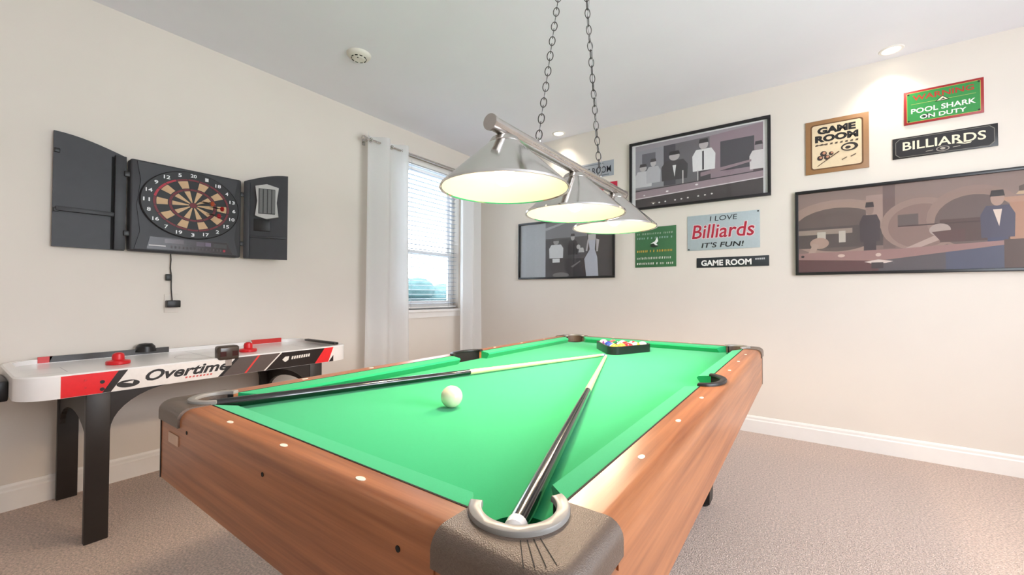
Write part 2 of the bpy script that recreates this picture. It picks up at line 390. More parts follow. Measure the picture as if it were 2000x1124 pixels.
# cushions
def cushion(axis, side, t0, t1, c0, c1):
    back, nose = (HB, HN) if axis == 'Y' else (LB, LN)
    dep = back - nose
    sec = [(0, ZT), (dep * 0.9, ZT - 0.006), (dep, ZT - 0.013), (dep * 0.72, ZC), (0, ZC)]
    b = MB(); rings = []
    for (t, c, sg) in ((t0, c0, 1), (t1, c1, -1)):
        rg = []
        for (d, z) in sec:
            q = side * (back - d); tt = t + sg * c * d / dep
            rg.append(b.bm.verts.new((q, tt, z) if axis == 'Y' else (tt, q, z)))
        rings.append(rg)
    n = len(sec)
    for i in range(n): b.bm.faces.new((rings[0][i], rings[0][(i + 1) % n], rings[1][(i + 1) % n], rings[1][i]))
    b.bm.faces.new(rings[0]); b.bm.faces.new(rings[1][::-1])
    return b.build('cushion', M_felt, pt, smooth=False)
for sx in (1, -1):
    cushion('Y', sx, -LB + 0.095, -0.105, 0.045, -0.0)
    cushion('Y', sx, 0.105, LB - 0.095, 0.0, 0.045)
for sy in (1, -1):
    cushion('X', sy, -HB + 0.093, HB - 0.093, 0.04, 0.04)
# rails: flat top with side-pocket notch, rounded outer edge; apron below
RR = 0.028
def outer_profile(side, o):
    pr = [(o - RR, ZT)] + [(o - RR + RR * math.sin(a), ZT - RR + RR * math.cos(a)) for a in [PI / 2 * i / 6 for i in range(1, 7)]] + [(o, ZT - 0.06), (o - RR, ZT - 0.06)]
    return [(side * p[0], p[1]) for p in pr]
def loft(sections, name, m):
    b = MB(); rg = [[b.bm.verts.new(p) for p in sec] for sec in sections]; n = len(rg[0])
    for A, B in zip(rg, rg[1:]):
        for i in range(n): b.bm.faces.new((A[i], A[(i + 1) % n], B[(i + 1) % n], B[i]))
    b.bm.faces.new(rg[0][::-1]); b.bm.faces.new(rg[-1])
    return b.build(name, m, pt)
for sx in (1, -1):
    ys = [-1.015, -0.5, -0.12] + [-0.0905 + 0.181 * i / 24 for i in range(25)] + [0.12, 0.5, 1.015]
    secs = []
    for y in ys:
        xin = HB if abs(y) >= 0.0905 else HB + 0.046 * math.sqrt(max(0, 1 - (y / 0.0905) ** 2))
        pr = [(xin, ZT - 0.045), (xin, ZT)] + [(p[0], p[1]) for p in outer_profile(1, HO)[:-1]]
        secs.append([(sx * p[0], y, p[1]) for p in pr])
    loft(secs, 'side_rail', M_wy)
    b = MB(); b.box(min(sx * (HO - 0.003), sx * (HO - 0.022)), max(sx * (HO - 0.003), sx * (HO - 0.022)), -LO + 0.03, LO - 0.03, ZA, ZT - 0.041); b.build('side_apron', M_wy, pt, smooth=False)
for sy in (1, -1):
    pr = [(LB, ZT - 0.045), (LB, ZT)] + outer_profile(1, LO)[:-1]
    loft([[(x, sy * p[0], p[1]) for p in pr] for x in (-0.441, -0.2, 0.2, 0.441)], 'end_rail', M_wx)
    y0, y1 = sorted((sy * (LO - 0.003), sy * (LO - 0.022)))
    b = MB(); b.box(-HO + 0.03, HO - 0.03, y0, y1, ZA, ZT - 0.041); b.build('end_apron', M_wx, pt, smooth=False)
# dark cloth-backing seam between wood and cushion
b = MB()
for sx in (1, -1):
    for (a, c) in ((-LB + 0.09, -0.085), (0.085, LB - 0.09)):
        b.box(min(sx * HB, sx * (HB + 0.003)), max(sx * HB, sx * (HB + 0.003)), a, c, ZT, ZT + 0.0008)
for sy in (1, -1):
    b.box(-HB + 0.09, HB - 0.09, min(sy * LB, sy * (LB + 0.003)), max(sy * LB, sy * (LB + 0.003)), ZT, ZT + 0.0008)
b.build('seam_strip', M_dark, pt, smooth=False)
# corner caps, rims, pocket cups
def capmesh():
    o = 0.005
    ox, oy = HO + o, LO + o
    R = 0.045
    out = [(0.440, oy)] + [(ox - R + R * math.cos(t), oy - R + R * math.sin(t)) for t in [PI / 2 - PI / 2 * i / 8 for i in range(9)]] + [(ox, 1.010)]
    inner = [(HB + 0.0005, 1.010), (HB + 0.0005, PCY - 0.0355)] + arc(PCX, PCY, PR, D(-42), D(139), 24)[1:-1] + [(PCX - 0.040, LB + 0.0005), (0.440, LB + 0.0005)]
    pl = out + inner
    b = MB()
    outs = set((round(p[0], 5), round(p[1], 5)) for p in out)
    def test(e):
        return all(abs(v.co.z - (ZT + 0.003)) < 1e-5 and (round(v.co.x, 5), round(v.co.y, 5)) in outs for v in e.verts) and (e.verts[0].co - e.verts[1].co).length < 0.2
    b.prism(pl, 'Z', ZT - 0.042, ZT + 0.003, bev=(test, 0.024, 5))
    return b
def cap_lines():
    b = MB()
    for k in (-1.5, -0.5, 0.5, 1.5):
        c = Vector((PCX, PCY)); d = Vector((1, 1)).normalized(); nrm = Vector((-1, 1)).normalized()
        p0 = c + d * 0.072 + nrm * k * 0.008; p1 = c + d * 0.122 + nrm * k * 0.012
        q = nrm * 0.0006
        b.poly([(*(p0 + q), ZT + 0.0034), (*(p0 - q), ZT + 0.0034), (*(p1 - q), ZT + 0.0034), (*(p1 + q), ZT + 0.0034)])
    return b
def rimmesh(r0, r1, cx, cy, a0, a1):
    b = MB(); n = 44
    A = arc(cx, cy, r1, a0, a1, n); B = arc(cx, cy, r0, a1, a0, n)
    b.prism(A + B, 'Z', ZT + 0.001, ZT + 0.010, bev=(lambda e: all(v.co.z > ZT + 0.0099 for v in e.verts), 0.003, 2))
    return b
def mirror_copies(o, name):
    for (sx, sy) in ((-1, 1), (1, -1), (-1, -1)):
        me = o.data.copy()
        for v in me.vertices: v.co.x *= sx; v.co.y *= sy
        if sx * sy < 0: me.flip_normals()
        c = bpy.data.objects.new(name, me); COL.objects.link(c); c.parent = pt
mirror_copies(capmesh().build('corner_cap', M_cast, pt), 'corner_cap')
mirror_copies(cap_lines().build('cap_grip_lines', M_dark, pt, smooth=False), 'cap_grip_lines')
mirror_copies(rimmesh(0.050, 0.068, PCX, PCY, D(-62), D(156)).build('pocket_rim', M_rim, pt), 'pocket_rim')
for sx in (1, -1):
    for sy in (1, -1):
        # cup wall only behind the pocket (open towards the bed)
        b = MB(); n = 20
        base = math.atan2(sy, sx)
        A = arc(sx * PCX, sy * PCY, PR + 0.0005, base - D(105), base + D(105), n)
        lo = [b.bm.verts.new((p[0], p[1], 0.66)) for p in A]; hi = [b.bm.verts.new((p[0], p[1], ZT)) for p in A]
        for i in range(n): b.bm.faces.new((lo[i], lo[i + 1], hi[i + 1], hi[i]))
        C0 = ell(sx * PCX, sy * PCY, PR + 0.02, PR + 0.02, 24)
        b.poly([(p[0], p[1], 0.66) for p in C0])
        b.build('pocket_liner', M_dark, pt, recalc=False)
for sx in (1, -1):
    b = MB(); A = ell(HB - 0.004, 0, 0.066, 0.108, 24, D(-92), D(92)); B = ell(HB - 0.004, 0, 0.046, 0.086, 24, D(92), D(-92))
    b.prism([(sx * p[0], p[1]) for p in A + B], 'Z', ZT + 0.0005, ZT + 0.009, bev=(lambda e: all(v.co.z > ZT + 0.0089 for v in e.verts), 0.003, 2))
    b.build('side_pocket_rim', M_black, pt)
    b = MB(); n = 20
    A = [(sx * p[0], p[1]) for p in ell(HB, 0, 0.0445, 0.0885, n, D(-90), D(90))]
    lo = [b.bm.verts.new((p[0], p[1], 0.66)) for p in A]; hi = [b.bm.verts.new((p[0], p[1], ZT)) for p in A]
    for i in range(n): b.bm.faces.new((lo[i], lo[i + 1], hi[i + 1], hi[i]))
    b.poly([(sx * p[0], p[1], 0.66) for p in ell(HB - 0.02, 0, 0.075, 0.1, 20)])
    b.build('side_pocket_liner', M_dark, pt, recalc=False)
# diamonds
dm = MB().prism(ell(0, 0, 0.0105, 0.0055, 16), 'Z', 0, 0.0012)
d0 = dm.build('diamond_inlay', M_inlay, pt, smooth=False); first = True
spots = [((i) * HN / 2, sy * (LB + 0.034), 0) for sy in (-1, 1) for i in (-1, 0, 1)]
spots += [(sx * (HB + 0.036), i * LN / 4, 1) for sx in (-1, 1) for i in (-3, -2, -1, 1, 2, 3)]
for (x, y, rt) in spots:
    Mx = Matrix.Translation((x, y, ZT - 0.0002)) @ Matrix.Rotation(PI / 2 * rt, 4, 'Z')
    if first: d0.matrix_basis = Mx; first = False
    else: place(d0.data, 'diamond_inlay', pt, Mx)
# screws, label plate, corner trim, legs
for (x, z) in ((-0.392, 0.772), (-0.005, 0.772), (0.375, 0.772)):
    MB().cyl((x, -LO - 0.0008, z - 0.012), (x, -LO + 0.004, z - 0.012), 0.0045, seg=12).build('screw', M_dark, pt)
lp = MB().box(-0.525, -0.455, -LO + 0.0005, -LO + 0.003, 0.712, 0.738, bev=0.001).build('label_plate', mat('beige_sticker', (206, 172, 148), 0.5), pt)
for sx in (1, -1):
    for sy in (1, -1):
        b = MB(); A = arc(sx * (HO - 0.03), sy * (LO - 0.03), 0.029, math.atan2(sy, sx) - D(48), math.atan2(sy, sx) + D(48), 8)
        B = arc(sx * (HO - 0.03), sy * (LO - 0.03), 0.018, math.atan2(sy, sx) + D(48), math.atan2(sy, sx) - D(48), 8)
        b.prism(A + B, 'Z', ZA, ZT - 0.041); b.build('corner_trim', M_black, pt)
        b = MB()
        x, y = sx * 0.36, sy * 0.84
        vs = [(x + a * q, y + c * q, z) for z, q in ((0.02, 0.045), (0.66, 0.06)) for a, c in ((-1, -1), (1, -1), (1, 1), (-1, 1))]
        b._faces(vs, [(3, 2, 1, 0), (4, 5, 6, 7), (0, 1, 5, 4), (1, 2, 6, 5), (2, 3, 7, 6), (3, 0, 4, 7)], 0)
        lg = b.build('leg', M_black, pt, smooth=False)
        MB().cyl((x, y, 0), (x, y, 0.02), 0.035, seg=16).build('leveler_foot', M_black, lg)
b = MB(); b.box(-HO + 0.025, HO - 0.025, -LO + 0.025, LO - 0.025, ZA + 0.005, ZA + 0.012); b.build('underside_panel', M_black, pt, smooth=False)

# ---------------------------------------------------------------- things on the table
BR = 0.0285
cb = MB().ball((0, 0, 0), 0.031, 32).build('cue_ball', M_ivory); cb.location = (-0.826, 0.868, ZC + 0.0315)
tag(cb, 'plain ivory cue ball alone on the green cloth', 'ball')
def stick(tip, butt, label, bump):
    tip, butt = Vector(tip), Vector(butt); d = butt - tip; L = d.length
    t = thing('pool_cue', label, 'cue', tip, d.to_track_quat('Z', 'Y').to_matrix(), group='cues lying on the pool table')
    s_ = L * 0.50
    MB().lathe([(0.0062, 0), (0.0066, 0.004), (0.0066, 0.012)], seg=14).build('tip', mat('chalked_tip', (90, 110, 150), 0.8), t)
    MB().lathe([(0.0066, 0.012), (0.0068, 0.035)], seg=14).build('ferrule', M_white, t)
    MB().lathe([(0.0068, 0.035), (0.0085, s_ * 0.6), (0.0105, s_)], seg=16).build('shaft', M_maple, t)
    MB().lathe([(0.0105, s_), (0.0125, s_ + 0.25), (0.0148, L - 0.03), (0.0148, L - 0.022)], seg=18).build('butt', mat('black_lacquer', (16, 15, 17), 0.12, coat=0.6), t)
    MB().lathe([(0.0149, L - 0.022), (0.0149, L - 0.006), (0.011, L)], seg=18).build('bumper', bump, t)
stick((-0.866, 2.062, ZC + 0.0075), (-1.318, 0.436, 0.790), 'black and maple cue with butt in the corner pocket by the air hockey table', M_black)
stick((-0.846, 2.035, ZC + 0.0075), (-0.306, 0.434, 0.789), 'black and maple cue with a white bumper, beside the plain cue ball', M_white)
# rack and balls
ra = math.radians(7); RC = Vector((-0.872, 2.30, ZC))
cosr, sinr = math.cos(ra), math.sin(ra)
def rk(x, y): return (RC.x + x * cosr - y * sinr, RC.y + x * sinr + y * cosr)
side = 5 * 2 * BR
def tri(off, rr, n=5):
    h = side * math.sqrt(3) / 2
    base = [(0, -h * 2 / 3 + BR * 0.3), (side / 2 - BR * 0.25, h / 3 + 0.0), (-side / 2 + BR * 0.25, h / 3 + 0.0)]
    cs = [(0, -(4 * 2 * BR) * math.sqrt(3) / 3), (4 * BR, 4 * BR * math.sqrt(3) / 3), (-4 * BR, 4 * BR * math.sqrt(3) / 3)]
    pts = []
    for k, c in enumerate(cs):
        a_mid = (-90, 30, 150)[k]
        for i in range(n + 1):
            a = D(a_mid - 60 + 120 * i / n); pts.append((c[0] + (BR + off) * math.cos(a), c[1] + (BR + off) * math.sin(a)))
    return pts
b = MB(); o_, i_ = tri(0.013, 0), tri(0.001, 0); n = len(o_)
for z0, z1, in ((0.004, 0.048),):
    vo0 = [b.bm.verts.new((p[0], p[1], z0)) for p in o_]; vo1 = [b.bm.verts.new((p[0], p[1], z1)) for p in o_]
    vi0 = [b.bm.verts.new((p[0], p[1], z0)) for p in i_]; vi1 = [b.bm.verts.new((p[0], p[1], z1)) for p in i_]
    for i in range(n):
        j = (i + 1) % n
        b.bm.faces.new((vo0[i], vo0[j], vo1[j], vo1[i])); b.bm.faces.new((vi0[j], vi0[i], vi1[i], vi1[j]))
        b.bm.faces.new((vo1[i], vo1[j], vi1[j], vi1[i])); b.bm.faces.new((vo0[j], vo0[i], vi0[i], vi0[j]))
rack = b.build('ball_rack', mat('black_rack_plastic', (30, 26, 32), 0.25))
rack.location = RC + Vector((0, 0, 0.0005)); rack.rotation_euler.z = ra
for v in rack.data.vertices: v.co.z -= 0.004
tag(rack, 'black plastic triangle rack holding the balls', 'rack')
cols = [((236, 196, 60), 's', 'yellow solid'), ((245, 240, 232), 'c', 'blue striped'), ((250, 160, 60), 's', 'orange solid'), ((40, 70, 160), 's', 'blue solid'), ((26, 26, 28), 's', 'black eight'),
        ((214, 40, 50), 't', 'red striped'), ((120, 50, 130), 's', 'purple solid'), ((30, 120, 70), 't', 'green striped'), ((140, 40, 40), 's', 'maroon solid'), ((236, 196, 60), 't', 'yellow striped'),
        ((236, 190, 70), 't', 'amber striped'), ((214, 90, 90), 't', 'pink striped'), ((40, 70, 160), 't', 'blue striped'), ((214, 36, 46), 's', 'red solid'), ((50, 80, 150), 't', 'navy striped')]
pos = [(0, 'apex of the rack')]
idx = 0
M_bw = mat('ball_white', (244, 238, 226), 0.1, var=0.01, coat=0.5)
for row in range(5):
    for k in range(row + 1):
        c, kind, nm = cols[idx]; idx += 1
        if nm == 'blue striped' and row == 1: c = (60, 90, 170); kind = 't'
        lx = (k - row / 2) * 2 * BR; ly = -(4 * 2 * BR) * math.sqrt(3) / 3 + row * BR * math.sqrt(3)
        b = MB(); b.ball((0, 0, 0), BR - 0.0004, 28)
        for fc in b.bm.faces:
            m = fc.calc_center_median().normalized()
            white = (abs(m.z) > 0.55) if kind == 't' else False
            if m.dot(Vector((0, -0.5, 0.87))) > 0.93 or m.dot(Vector((0, 0.5, -0.87))) > 0.93: white = True
            fc.material_index = 1 if white else 0
        bo = b.build('pool_ball', [mat('ball_' + nm.replace(' ', '_'), c, 0.1, var=0.01, coat=0.5), M_bw])
        x, y = rk(lx, ly); bo.location = (x, y, ZC + BR)
        bo.rotation_euler = (random.uniform(-0.9, 0.9), random.uniform(-0.9, 0.9), random.uniform(-0.6, 0.6))
        where = ['at the apex', 'in the second row', 'in the middle row', 'in the fourth row', 'in the back row'][row]
        tag(bo, '%s pool ball %s of the rack%s' % (nm, where, '' if row == 0 else ', %s from the window' % ('first', 'second', 'third', 'fourth', 'fifth')[k]), 'ball', 'balls in the triangle rack')

# ---------------------------------------------------------------- billiard lamp
LX, LY, LZ = PX, 1.61, 1.64
lamp = thing('billiard_lamp', 'polished nickel three-shade billiard light hanging on chains over the pool table', 'pendant light', (LX, LY, LZ))
MB().cyl((0, -0.585, 0), (0, 0.585, 0), 0.0235, seg=28).build('bar', M_steel, lamp)
for sy in (-1, 1):
    MB().cyl((0, sy * 0.583, 0), (0, sy * 0.592, 0), 0.0265, seg=28).build('end_cap', M_steel, lamp)
for yy in (-0.51, 0.0, 0.45):
    b = MB(); pr = [(0.052, -0.045), (0.06, -0.052), (0.2135, -0.193), (0.2155, -0.2005), (0.2115, -0.2005), (0.208, -0.196), (0.056, -0.056)]
    so = b.lathe(pr, (0, yy, 0), 64, cap=False).build('lamp_shade', M_chrome, lamp)
    MB().lathe([(0.2075, -0.1975), (0.056, -0.0575), (0.0002, -0.0565)], (0, yy, 0), 64, cap=False).build('enamel_lining', M_cream, so)
    MB().lathe([(0.0002, -0.018), (0.03, -0.02), (0.045, -0.03), (0.054, -0.044), (0.054, -0.05)], (0, yy, 0), 32, cap=False).build('shade_cap', M_steel, so)
    MB().cyl((0, yy, -0.058), (0, yy, -0.10), 0.02, seg=18).build('socket', M_white, so)
    MB().lathe([(0.018, -0.10), (0.024, -0.115), (0.034, -0.135), (0.036, -0.155), (0.028, -0.176), (0.012, -0.187), (0.0003, -0.189)], (0, yy, 0), 24, cap=False).build('bulb', M_bulb, so)
    d = bpy.data.lights.new('bulb_light', 'POINT'); d.energy = 1.5; d.color = (1, 0.76, 0.60); d.shadow_soft_size = 0.04
    o = bpy.data.objects.new('bulb_light', d); COL.objects.link(o); o.parent = lamp; o.location = (0, yy, -0.215)
    d = bpy.data.lights.new('reflector_light', 'SPOT'); d.energy = 30; d.color = (1, 0.77, 0.54); d.spot_size = math.radians(165); d.spot_blend = 0.5; d.shadow_soft_size = 0.06
    o = bpy.data.objects.new('reflector_light', d); COL.objects.link(o); o.parent = lamp; o.location = (0, yy, -0.196)
# link mesh: elongated ring in xz plane
def ringpath(hl, hw):
    p = []
    for i in range(20):
        a = 2 * PI * i / 20
        p.append((hw * math.cos(a), 0, hl * math.sin(a) * 1.0))
    return p
lk = MB().tube(ringpath(0.021, 0.0115), 0.0019, 6, closed=True)
l0 = None
def chain(p0, p1):
    global l0
    p0, p1 = Vector(p0), Vector(p1); d = p1 - p0; n = int(d.length / 0.0345); q = d.to_track_quat('Z', 'Y').to_matrix().to_4x4()
    for i in range(n):
        Mx = Matrix.Translation(p0 + d * (i + 0.5) / n) @ q @ Matrix.Rotation(D(35) + PI / 2 * (i % 2), 4, 'Z')
        if l0 is None:
            l0 = lk.build('chain_link', M_chain, lamp); l0.matrix_basis = Mx
        else: place(l0.data, 'chain_link', lamp, Mx)
chain((0, -0.30, 0.035), (0, -0.05, CE - LZ - 0.02)); chain((0, 0.265, 0.035), (0, 0.06, CE - LZ - 0.02))
for y in (-0.30, 0.265):
    MB().tube([(0, y + 0.012 * math.cos(a), 0.026 + 0.012 * math.sin(a)) for a in [2 * PI * i / 14 for i in range(14)]], 0.0025, 6, closed=True).build('hanging_loop', M_steel, lamp)
pth = [Vector((0.004, 0.265, 0.03)).lerp(Vector((0.004, 0.06, CE - LZ - 0.02)), i / 24) + Vector((0.009 * math.sin(i * 1.1), 0.010 * math.sin(i * 0.8), 0)) for i in range(25)]
MB().tube(pth, 0.0018, 6).build('power_cord', mat('grey_cord', (150, 150, 150), 0.5), lamp)
MB().lathe([(0.07, CE - LZ), (0.068, CE - LZ - 0.015), (0.05, CE - LZ - 0.025), (0.0003, CE - LZ - 0.027)], (0, 0.005, 0), 32, cap=False).build('canopy', M_steel, lamp)

# ---------------------------------------------------------------- dartboard cabinet (left wall)
dc = thing('dartboard_cabinet', 'charcoal electronic dartboard cabinet with both doors open on the left wall', 'dartboard', (LW, 0.955, 1.338), FACE_L)
b = MB(); b.box(-0.29, 0.29, 0, 0.54, 0.001, 0.075, bev=0.012, seg=3); b.build('case', M_dart, dc)
fo = MB().prism([(-0.27, 0.012), (0.27, 0.012), (0.245, 0.12), (0.262, 0.27), (0.245, 0.42), (0.262, 0.528), (-0.262, 0.528), (-0.245, 0.42), (-0.262, 0.27), (-0.245, 0.12)], 'Z', 0.07, 0.083).build('bezel', M_dart, dc, smooth=False)
tg = MB().lathe([(0.2125, 0.0), (0.2125, 0.012), (0.208, 0.016), (0.0003, 0.016)], seg=64).build('target', mat('black_board_plastic', (14, 13, 15), 0.45), dc)
tg.matrix_basis = Matrix.Translation((0.006, 0.310, 0.083)) @ Matrix.Diagonal((1.222, 1, 1, 1))
M_tan = mat('tan_segment', (206, 170, 132), 0.6, var=0.06); M_blk = mat('black_segment', (18, 17, 19), 0.5); M_mar = mat('maroon_ring', (110, 24, 36), 0.5); M_rd2 = mat('red_segment', (176, 36, 56), 0.5)
def wedge(r0, r1, m):
    b = MB(); h = PI / 20 - 0.012; n = 4
    A = [(r1 * math.sin(-h + 2 * h * i / n), r1 * math.cos(-h + 2 * h * i / n)) for i in range(n + 1)]
    B = [(r0 * math.sin(h - 2 * h * i / n), r0 * math.cos(h - 2 * h * i / n)) for i in range(n + 1)]
    b.prism(A + B, 'Z', 0.014, 0.0185); o = b.build('segment', m, tg, smooth=False); return o
rings_ = [(0.018, 0.088, 0), (0.091, 0.102, 1), (0.106, 0.150, 0), (0.153, 0.163, 1)]
cache = {}
for (q0, q1, kind) in rings_:
    for k in range(20):
        m = (M_blk if k % 2 == 0 else M_tan) if kind == 0 else (M_rd2 if (k in (17, 16, 18) and q0 > 0.15) else M_mar)
        key = (q0, m.name); Mx = Matrix.Rotation(-2 * PI * k / 20, 4, 'Z')
        if key in cache: place(cache[key], 'segment', tg, Mx)
        else:
            o = wedge(q0, q1, m); cache[key] = o.data; o.matrix_basis = Mx
MB().lathe([(0.016, 0.014), (0.016, 0.019), (0.0002, 0.019)], seg=20, cap=False).build('bullseye', M_mar, tg)
b = MB()
for k, nme in enumerate([20, 1, 18, 4, 13, 6, 10, 15, 2, 17, 3, 19, 7, 16, 8, 11, 14, 9, 12, 5]):
    a = PI / 2 - 2 * PI * k / 20
    b = MB(); add_text(b, str(nme), 0.015 if nme < 10 else 0.026, 0.022, 0.187 * math.cos(a), 0.187 * math.sin(a), 0.0172, bold=0.02)
    b.build('number', flat((236, 236, 238)), tg, smooth=False, recalc=False)
# score panel
pn = MB().prism([(-0.215, 0.018), (0.235, 0.018), (0.20, 0.092), (-0.20, 0.092)], 'Z', 0.083, 0.0855).build('score_panel', mat('smoked_panel', (46, 38, 42), 0.25), dc, smooth=False)
for (x0, x1, y0, y1, c) in ((-0.13, -0.035, 0.06, 0.085, (92, 80, 86)), (0.03, 0.075, 0.055, 0.083, (96, 86, 100)), (0.078, 0.11, 0.058, 0.083, (120, 108, 128)), (0.125, 0.20, 0.055, 0.08, (70, 72, 74))):
    MB().box(x0, x1, y0, y1, 0.0855, 0.0862).build('display_window', mat('lcd', c, 0.2), pn, smooth=False)
MB().box(-0.205, -0.125, 0.037, 0.043, 0.0855, 0.0863).build('maker_strip', mat('silver_print', (206, 200, 200), 0.4), pn, smooth=False)
for i in range(14):
    MB().box(-0.10 + i * 0.02, -0.092 + i * 0.02, 0.03, 0.045, 0.0855, 0.0872).build('button', flat((74, 66, 70)), pn, smooth=False)
MB().cyl((0.185, 0.037, 0.0855), (0.185, 0.037, 0.0875), 0.008, seg=14).build('power_button', flat((170, 40, 60)), pn)
# doors
def door_outline(w_, hin, hout, sgn):
    top = []
    for i in range(9):
        s_ = i / 8; top.append((sgn * w_ * s_, hin + (hout - hin) * math.sin(s_ * PI / 2) ** 1.0))
    return [(0, 0)] + top + [(sgn * w_, 0)]
ld = MB().prism(door_outline(0.285, 0.548, 0.615, -1), 'Z', 0.0, 0.018).build('door', M_dart, dc, smooth=False)
ld.matrix_basis = Matrix.Translation((-0.302, 0.0, 0.012))
MB().box(-0.048, 0, 0.003, 0.545, 0.018, 0.042, bev=0.003).build('door_stile', M_dart, ld)
MB().box(-0.275, -0.048, 0.190, 0.214, 0.018, 0.036, bev=0.003).build('door_rail', M_dart, ld)
MB().box(-0.060, -0.048, 0.003, 0.535, 0.018, 0.0185).build('shadow_groove', M_dark, ld, smooth=False)
for y in (0.185, 0.50):
    MB().box(-0.285, -0.262, y, y + 0.022, 0.018, 0.03, bev=0.003).build('catch', M_black, ld)
rdoor = MB().prism(door_outline(0.27, 0.546, 0.615, 1), 'Z', 0.0, 0.018).build('door', M_dart, dc, smooth=False)
rdoor.matrix_basis = Matrix.Translation((0.326, 0.0, 0.03)) @ Matrix.Rotation(-D(27), 4, 'Y')
MB().box(0, 0.035, 0.003, 0.54, 0.018, 0.04, bev=0.003).build('door_stile', M_dart, rdoor)
MB().box(0.035, 0.262, 0.150, 0.164, 0.018, 0.03, bev=0.002).build('door_rail', M_dart, rdoor)
MB().box(0.06, 0.16, 0.20, 0.285, 0.018, 0.026, bev=0.002).build('dart_tray', M_black, rdoor)
b = MB(); x0, x1, y0, y1 = 0.068, 0.212, 0.285, 0.535
ol = [(x0, y0 + 0.02), (x0 + 0.07, y0), (x1, y0 + 0.02), (x1 - 0.012, (y0 + y1) / 2), (x1, y1 - 0.02), (x0 + 0.07, y1), (x0, y1 - 0.02), (x0 + 0.012, (y0 + y1) / 2)]
b.prism(ol, 'Z', 0.018, 0.045); hd = b.build('dart_holder', mat('silver_plastic', (196, 194, 192), 0.35), rdoor, smooth=False)
MB().box(x0 + 0.02, x1 - 0.022, y0 + 0.035, y1 - 0.035, 0.045, 0.0465).build('holder_insert', flat((74, 74, 76)), hd, smooth=False)
for i in range(4):
    xx = x0 + 0.026 + i * 0.026
    MB().box(xx, xx + 0.02, y0 + 0.04, y1 - 0.04, 0.0465, 0.052).build('holder_slot', flat((112, 112, 112)), hd, smooth=False)
for x_, dd in ((-0.297, 1), (0.306, 1)):
    for y in (0.085, 0.43):
        MB().box(x_ - 0.016, x_ + 0.016, y, y + 0.03, 0.05, 0.064, bev=0.003).build('hinge', M_black, dc)
# darts stuck in the board
def dart(x, y, col, label):
    t = thing('dart', label, 'dart', (LW + 0.102, 0.961 + x * 1.222, 1.648 + y), FACE_L @ Matrix.Rotation(D(12), 3, 'X') @ Matrix.Rotation(D(14), 3, 'Y'), group='darts stuck in the dartboard')
    MB().cyl((0, 0, -0.006), (0, 0, 0.03), 0.0012, 0.002, seg=8).build('point', M_black, t)
    MB().lathe([(0.002, 0.03), (0.0045, 0.035), (0.0045, 0.075), (0.0025, 0.08)], seg=12).build('barrel', M_black, t)
    MB().cyl((0, 0, 0.08), (0, 0, 0.115), 0.002, seg=8).build('shaft', M_black, t)
    b = MB()
    for a in (0, PI / 2):
        c_, s_ = math.cos(a), math.sin(a)
        for sg in (1, -1):
            b.prism([(0, 0.10), (0.014, 0.112), (0.014, 0.136), (0, 0.142)], 'Y', -0.0005, 0.0005)
            for v in b.bm.verts[-8:]:
                x_, y_ = v.co.x * sg, v.co.y; v.co.x, v.co.y = x_ * c_ - y_ * s_, x_ * s_ + y_ * c_
    b.build('flight', flat(col, 0.4), t, smooth=False)
dart(0.028, 0.032, (220, 110, 70), 'dart with orange flight stuck above the bullseye')
dart(0.072, 0.008, (206, 30, 44), 'dart with red flight stuck beside the bullseye')
dart(0.058, -0.040, (190, 40, 60), 'dart with crimson flight stuck below the bullseye')
# power adapter and cord under the cabinet
pa = thing('power_adapter', 'black plug-in power adapter on the wall outlet below the dartboard', 'power adapter', (LW, 0.884, 1.0), FACE_L)
MB().box(-0.032, 0.036, 0.002, 0.046, 0.006, 0.05, bev=0.004).build('adapter_body', M_black, pa)
MB().box(-0.036, 0.036, -0.03, 0.085, 0, 0.005, bev=0.002).build('outlet_plate', M_wall, pa)
MB().tube([(-0.012, 0.34, 0.02), (-0.008, 0.30, 0.014), (-0.010, 0.25, 0.012), (-0.004, 0.2, 0.012), (-0.004, 0.12, 0.012), (0.0, 0.044, 0.02)], 0.003, 8).build('cord', M_black, pa)
MB().box(-0.034, -0.004, 0.170, 0.210, 0.004, 0.026, bev=0.004).build('inline_switch', M_black, pa)

# ---------------------------------------------------------------- air hockey table
HX, HY = -2.885, 0.935
ah = thing('air_hockey_table', 'white air hockey table with red and black side graphics against the left wall', 'air hockey table', (HX, HY, 0))
hx, hy, z0, z1 = 0.355, 0.735, 0.650, 0.748
def rrect(a, c, rad, n=8):
    p = []
    for (sx, sy, a0) in ((1, 1, 0), (-1, 1, 90), (-1, -1, 180), (1, -1, 270)):
        p += [(sx * (a - rad) + rad * math.cos(D(a0 + 90 * i / n)), sy * (c - rad) + rad * math.sin(D(a0 + 90 * i / n))) for i in range(n + 1)]
    return p
o_, i_ = rrect(hx, hy, 0.115), rrect(hx - 0.035, hy - 0.035, 0.09)
b = MB(); n = len(o_)
def ringverts(p, z): return [b.bm.verts.new((q[0], q[1], z)) for q in p]
o2 = rrect(hx - 0.006, hy - 0.006, 0.11)
rs = [ringverts(o_, z0), ringverts(o_, z1 - 0.006), ringverts(o2, z1), ringverts(i_, z1), ringverts(i_, z1 - 0.03)]
for A, B in zip(rs, rs[1:]):
    for i in range(n): b.bm.faces.new((A[i], A[(i + 1) % n], B[(i + 1) % n], B[i]))
b.build('rail', M_white, ah)
MB().prism(i_, 'Z', z1 - 0.034, z1 - 0.022).build('playing_surface', M_white, ah, smooth=False)
MB().prism(rrect(hx - 0.004, hy - 0.004, 0.11), 'Z', z0 + 0.0, z0 + 0.01).build('underside', M_leg, ah, smooth=False)
zs_ = z1 - 0.0216
b = MB()
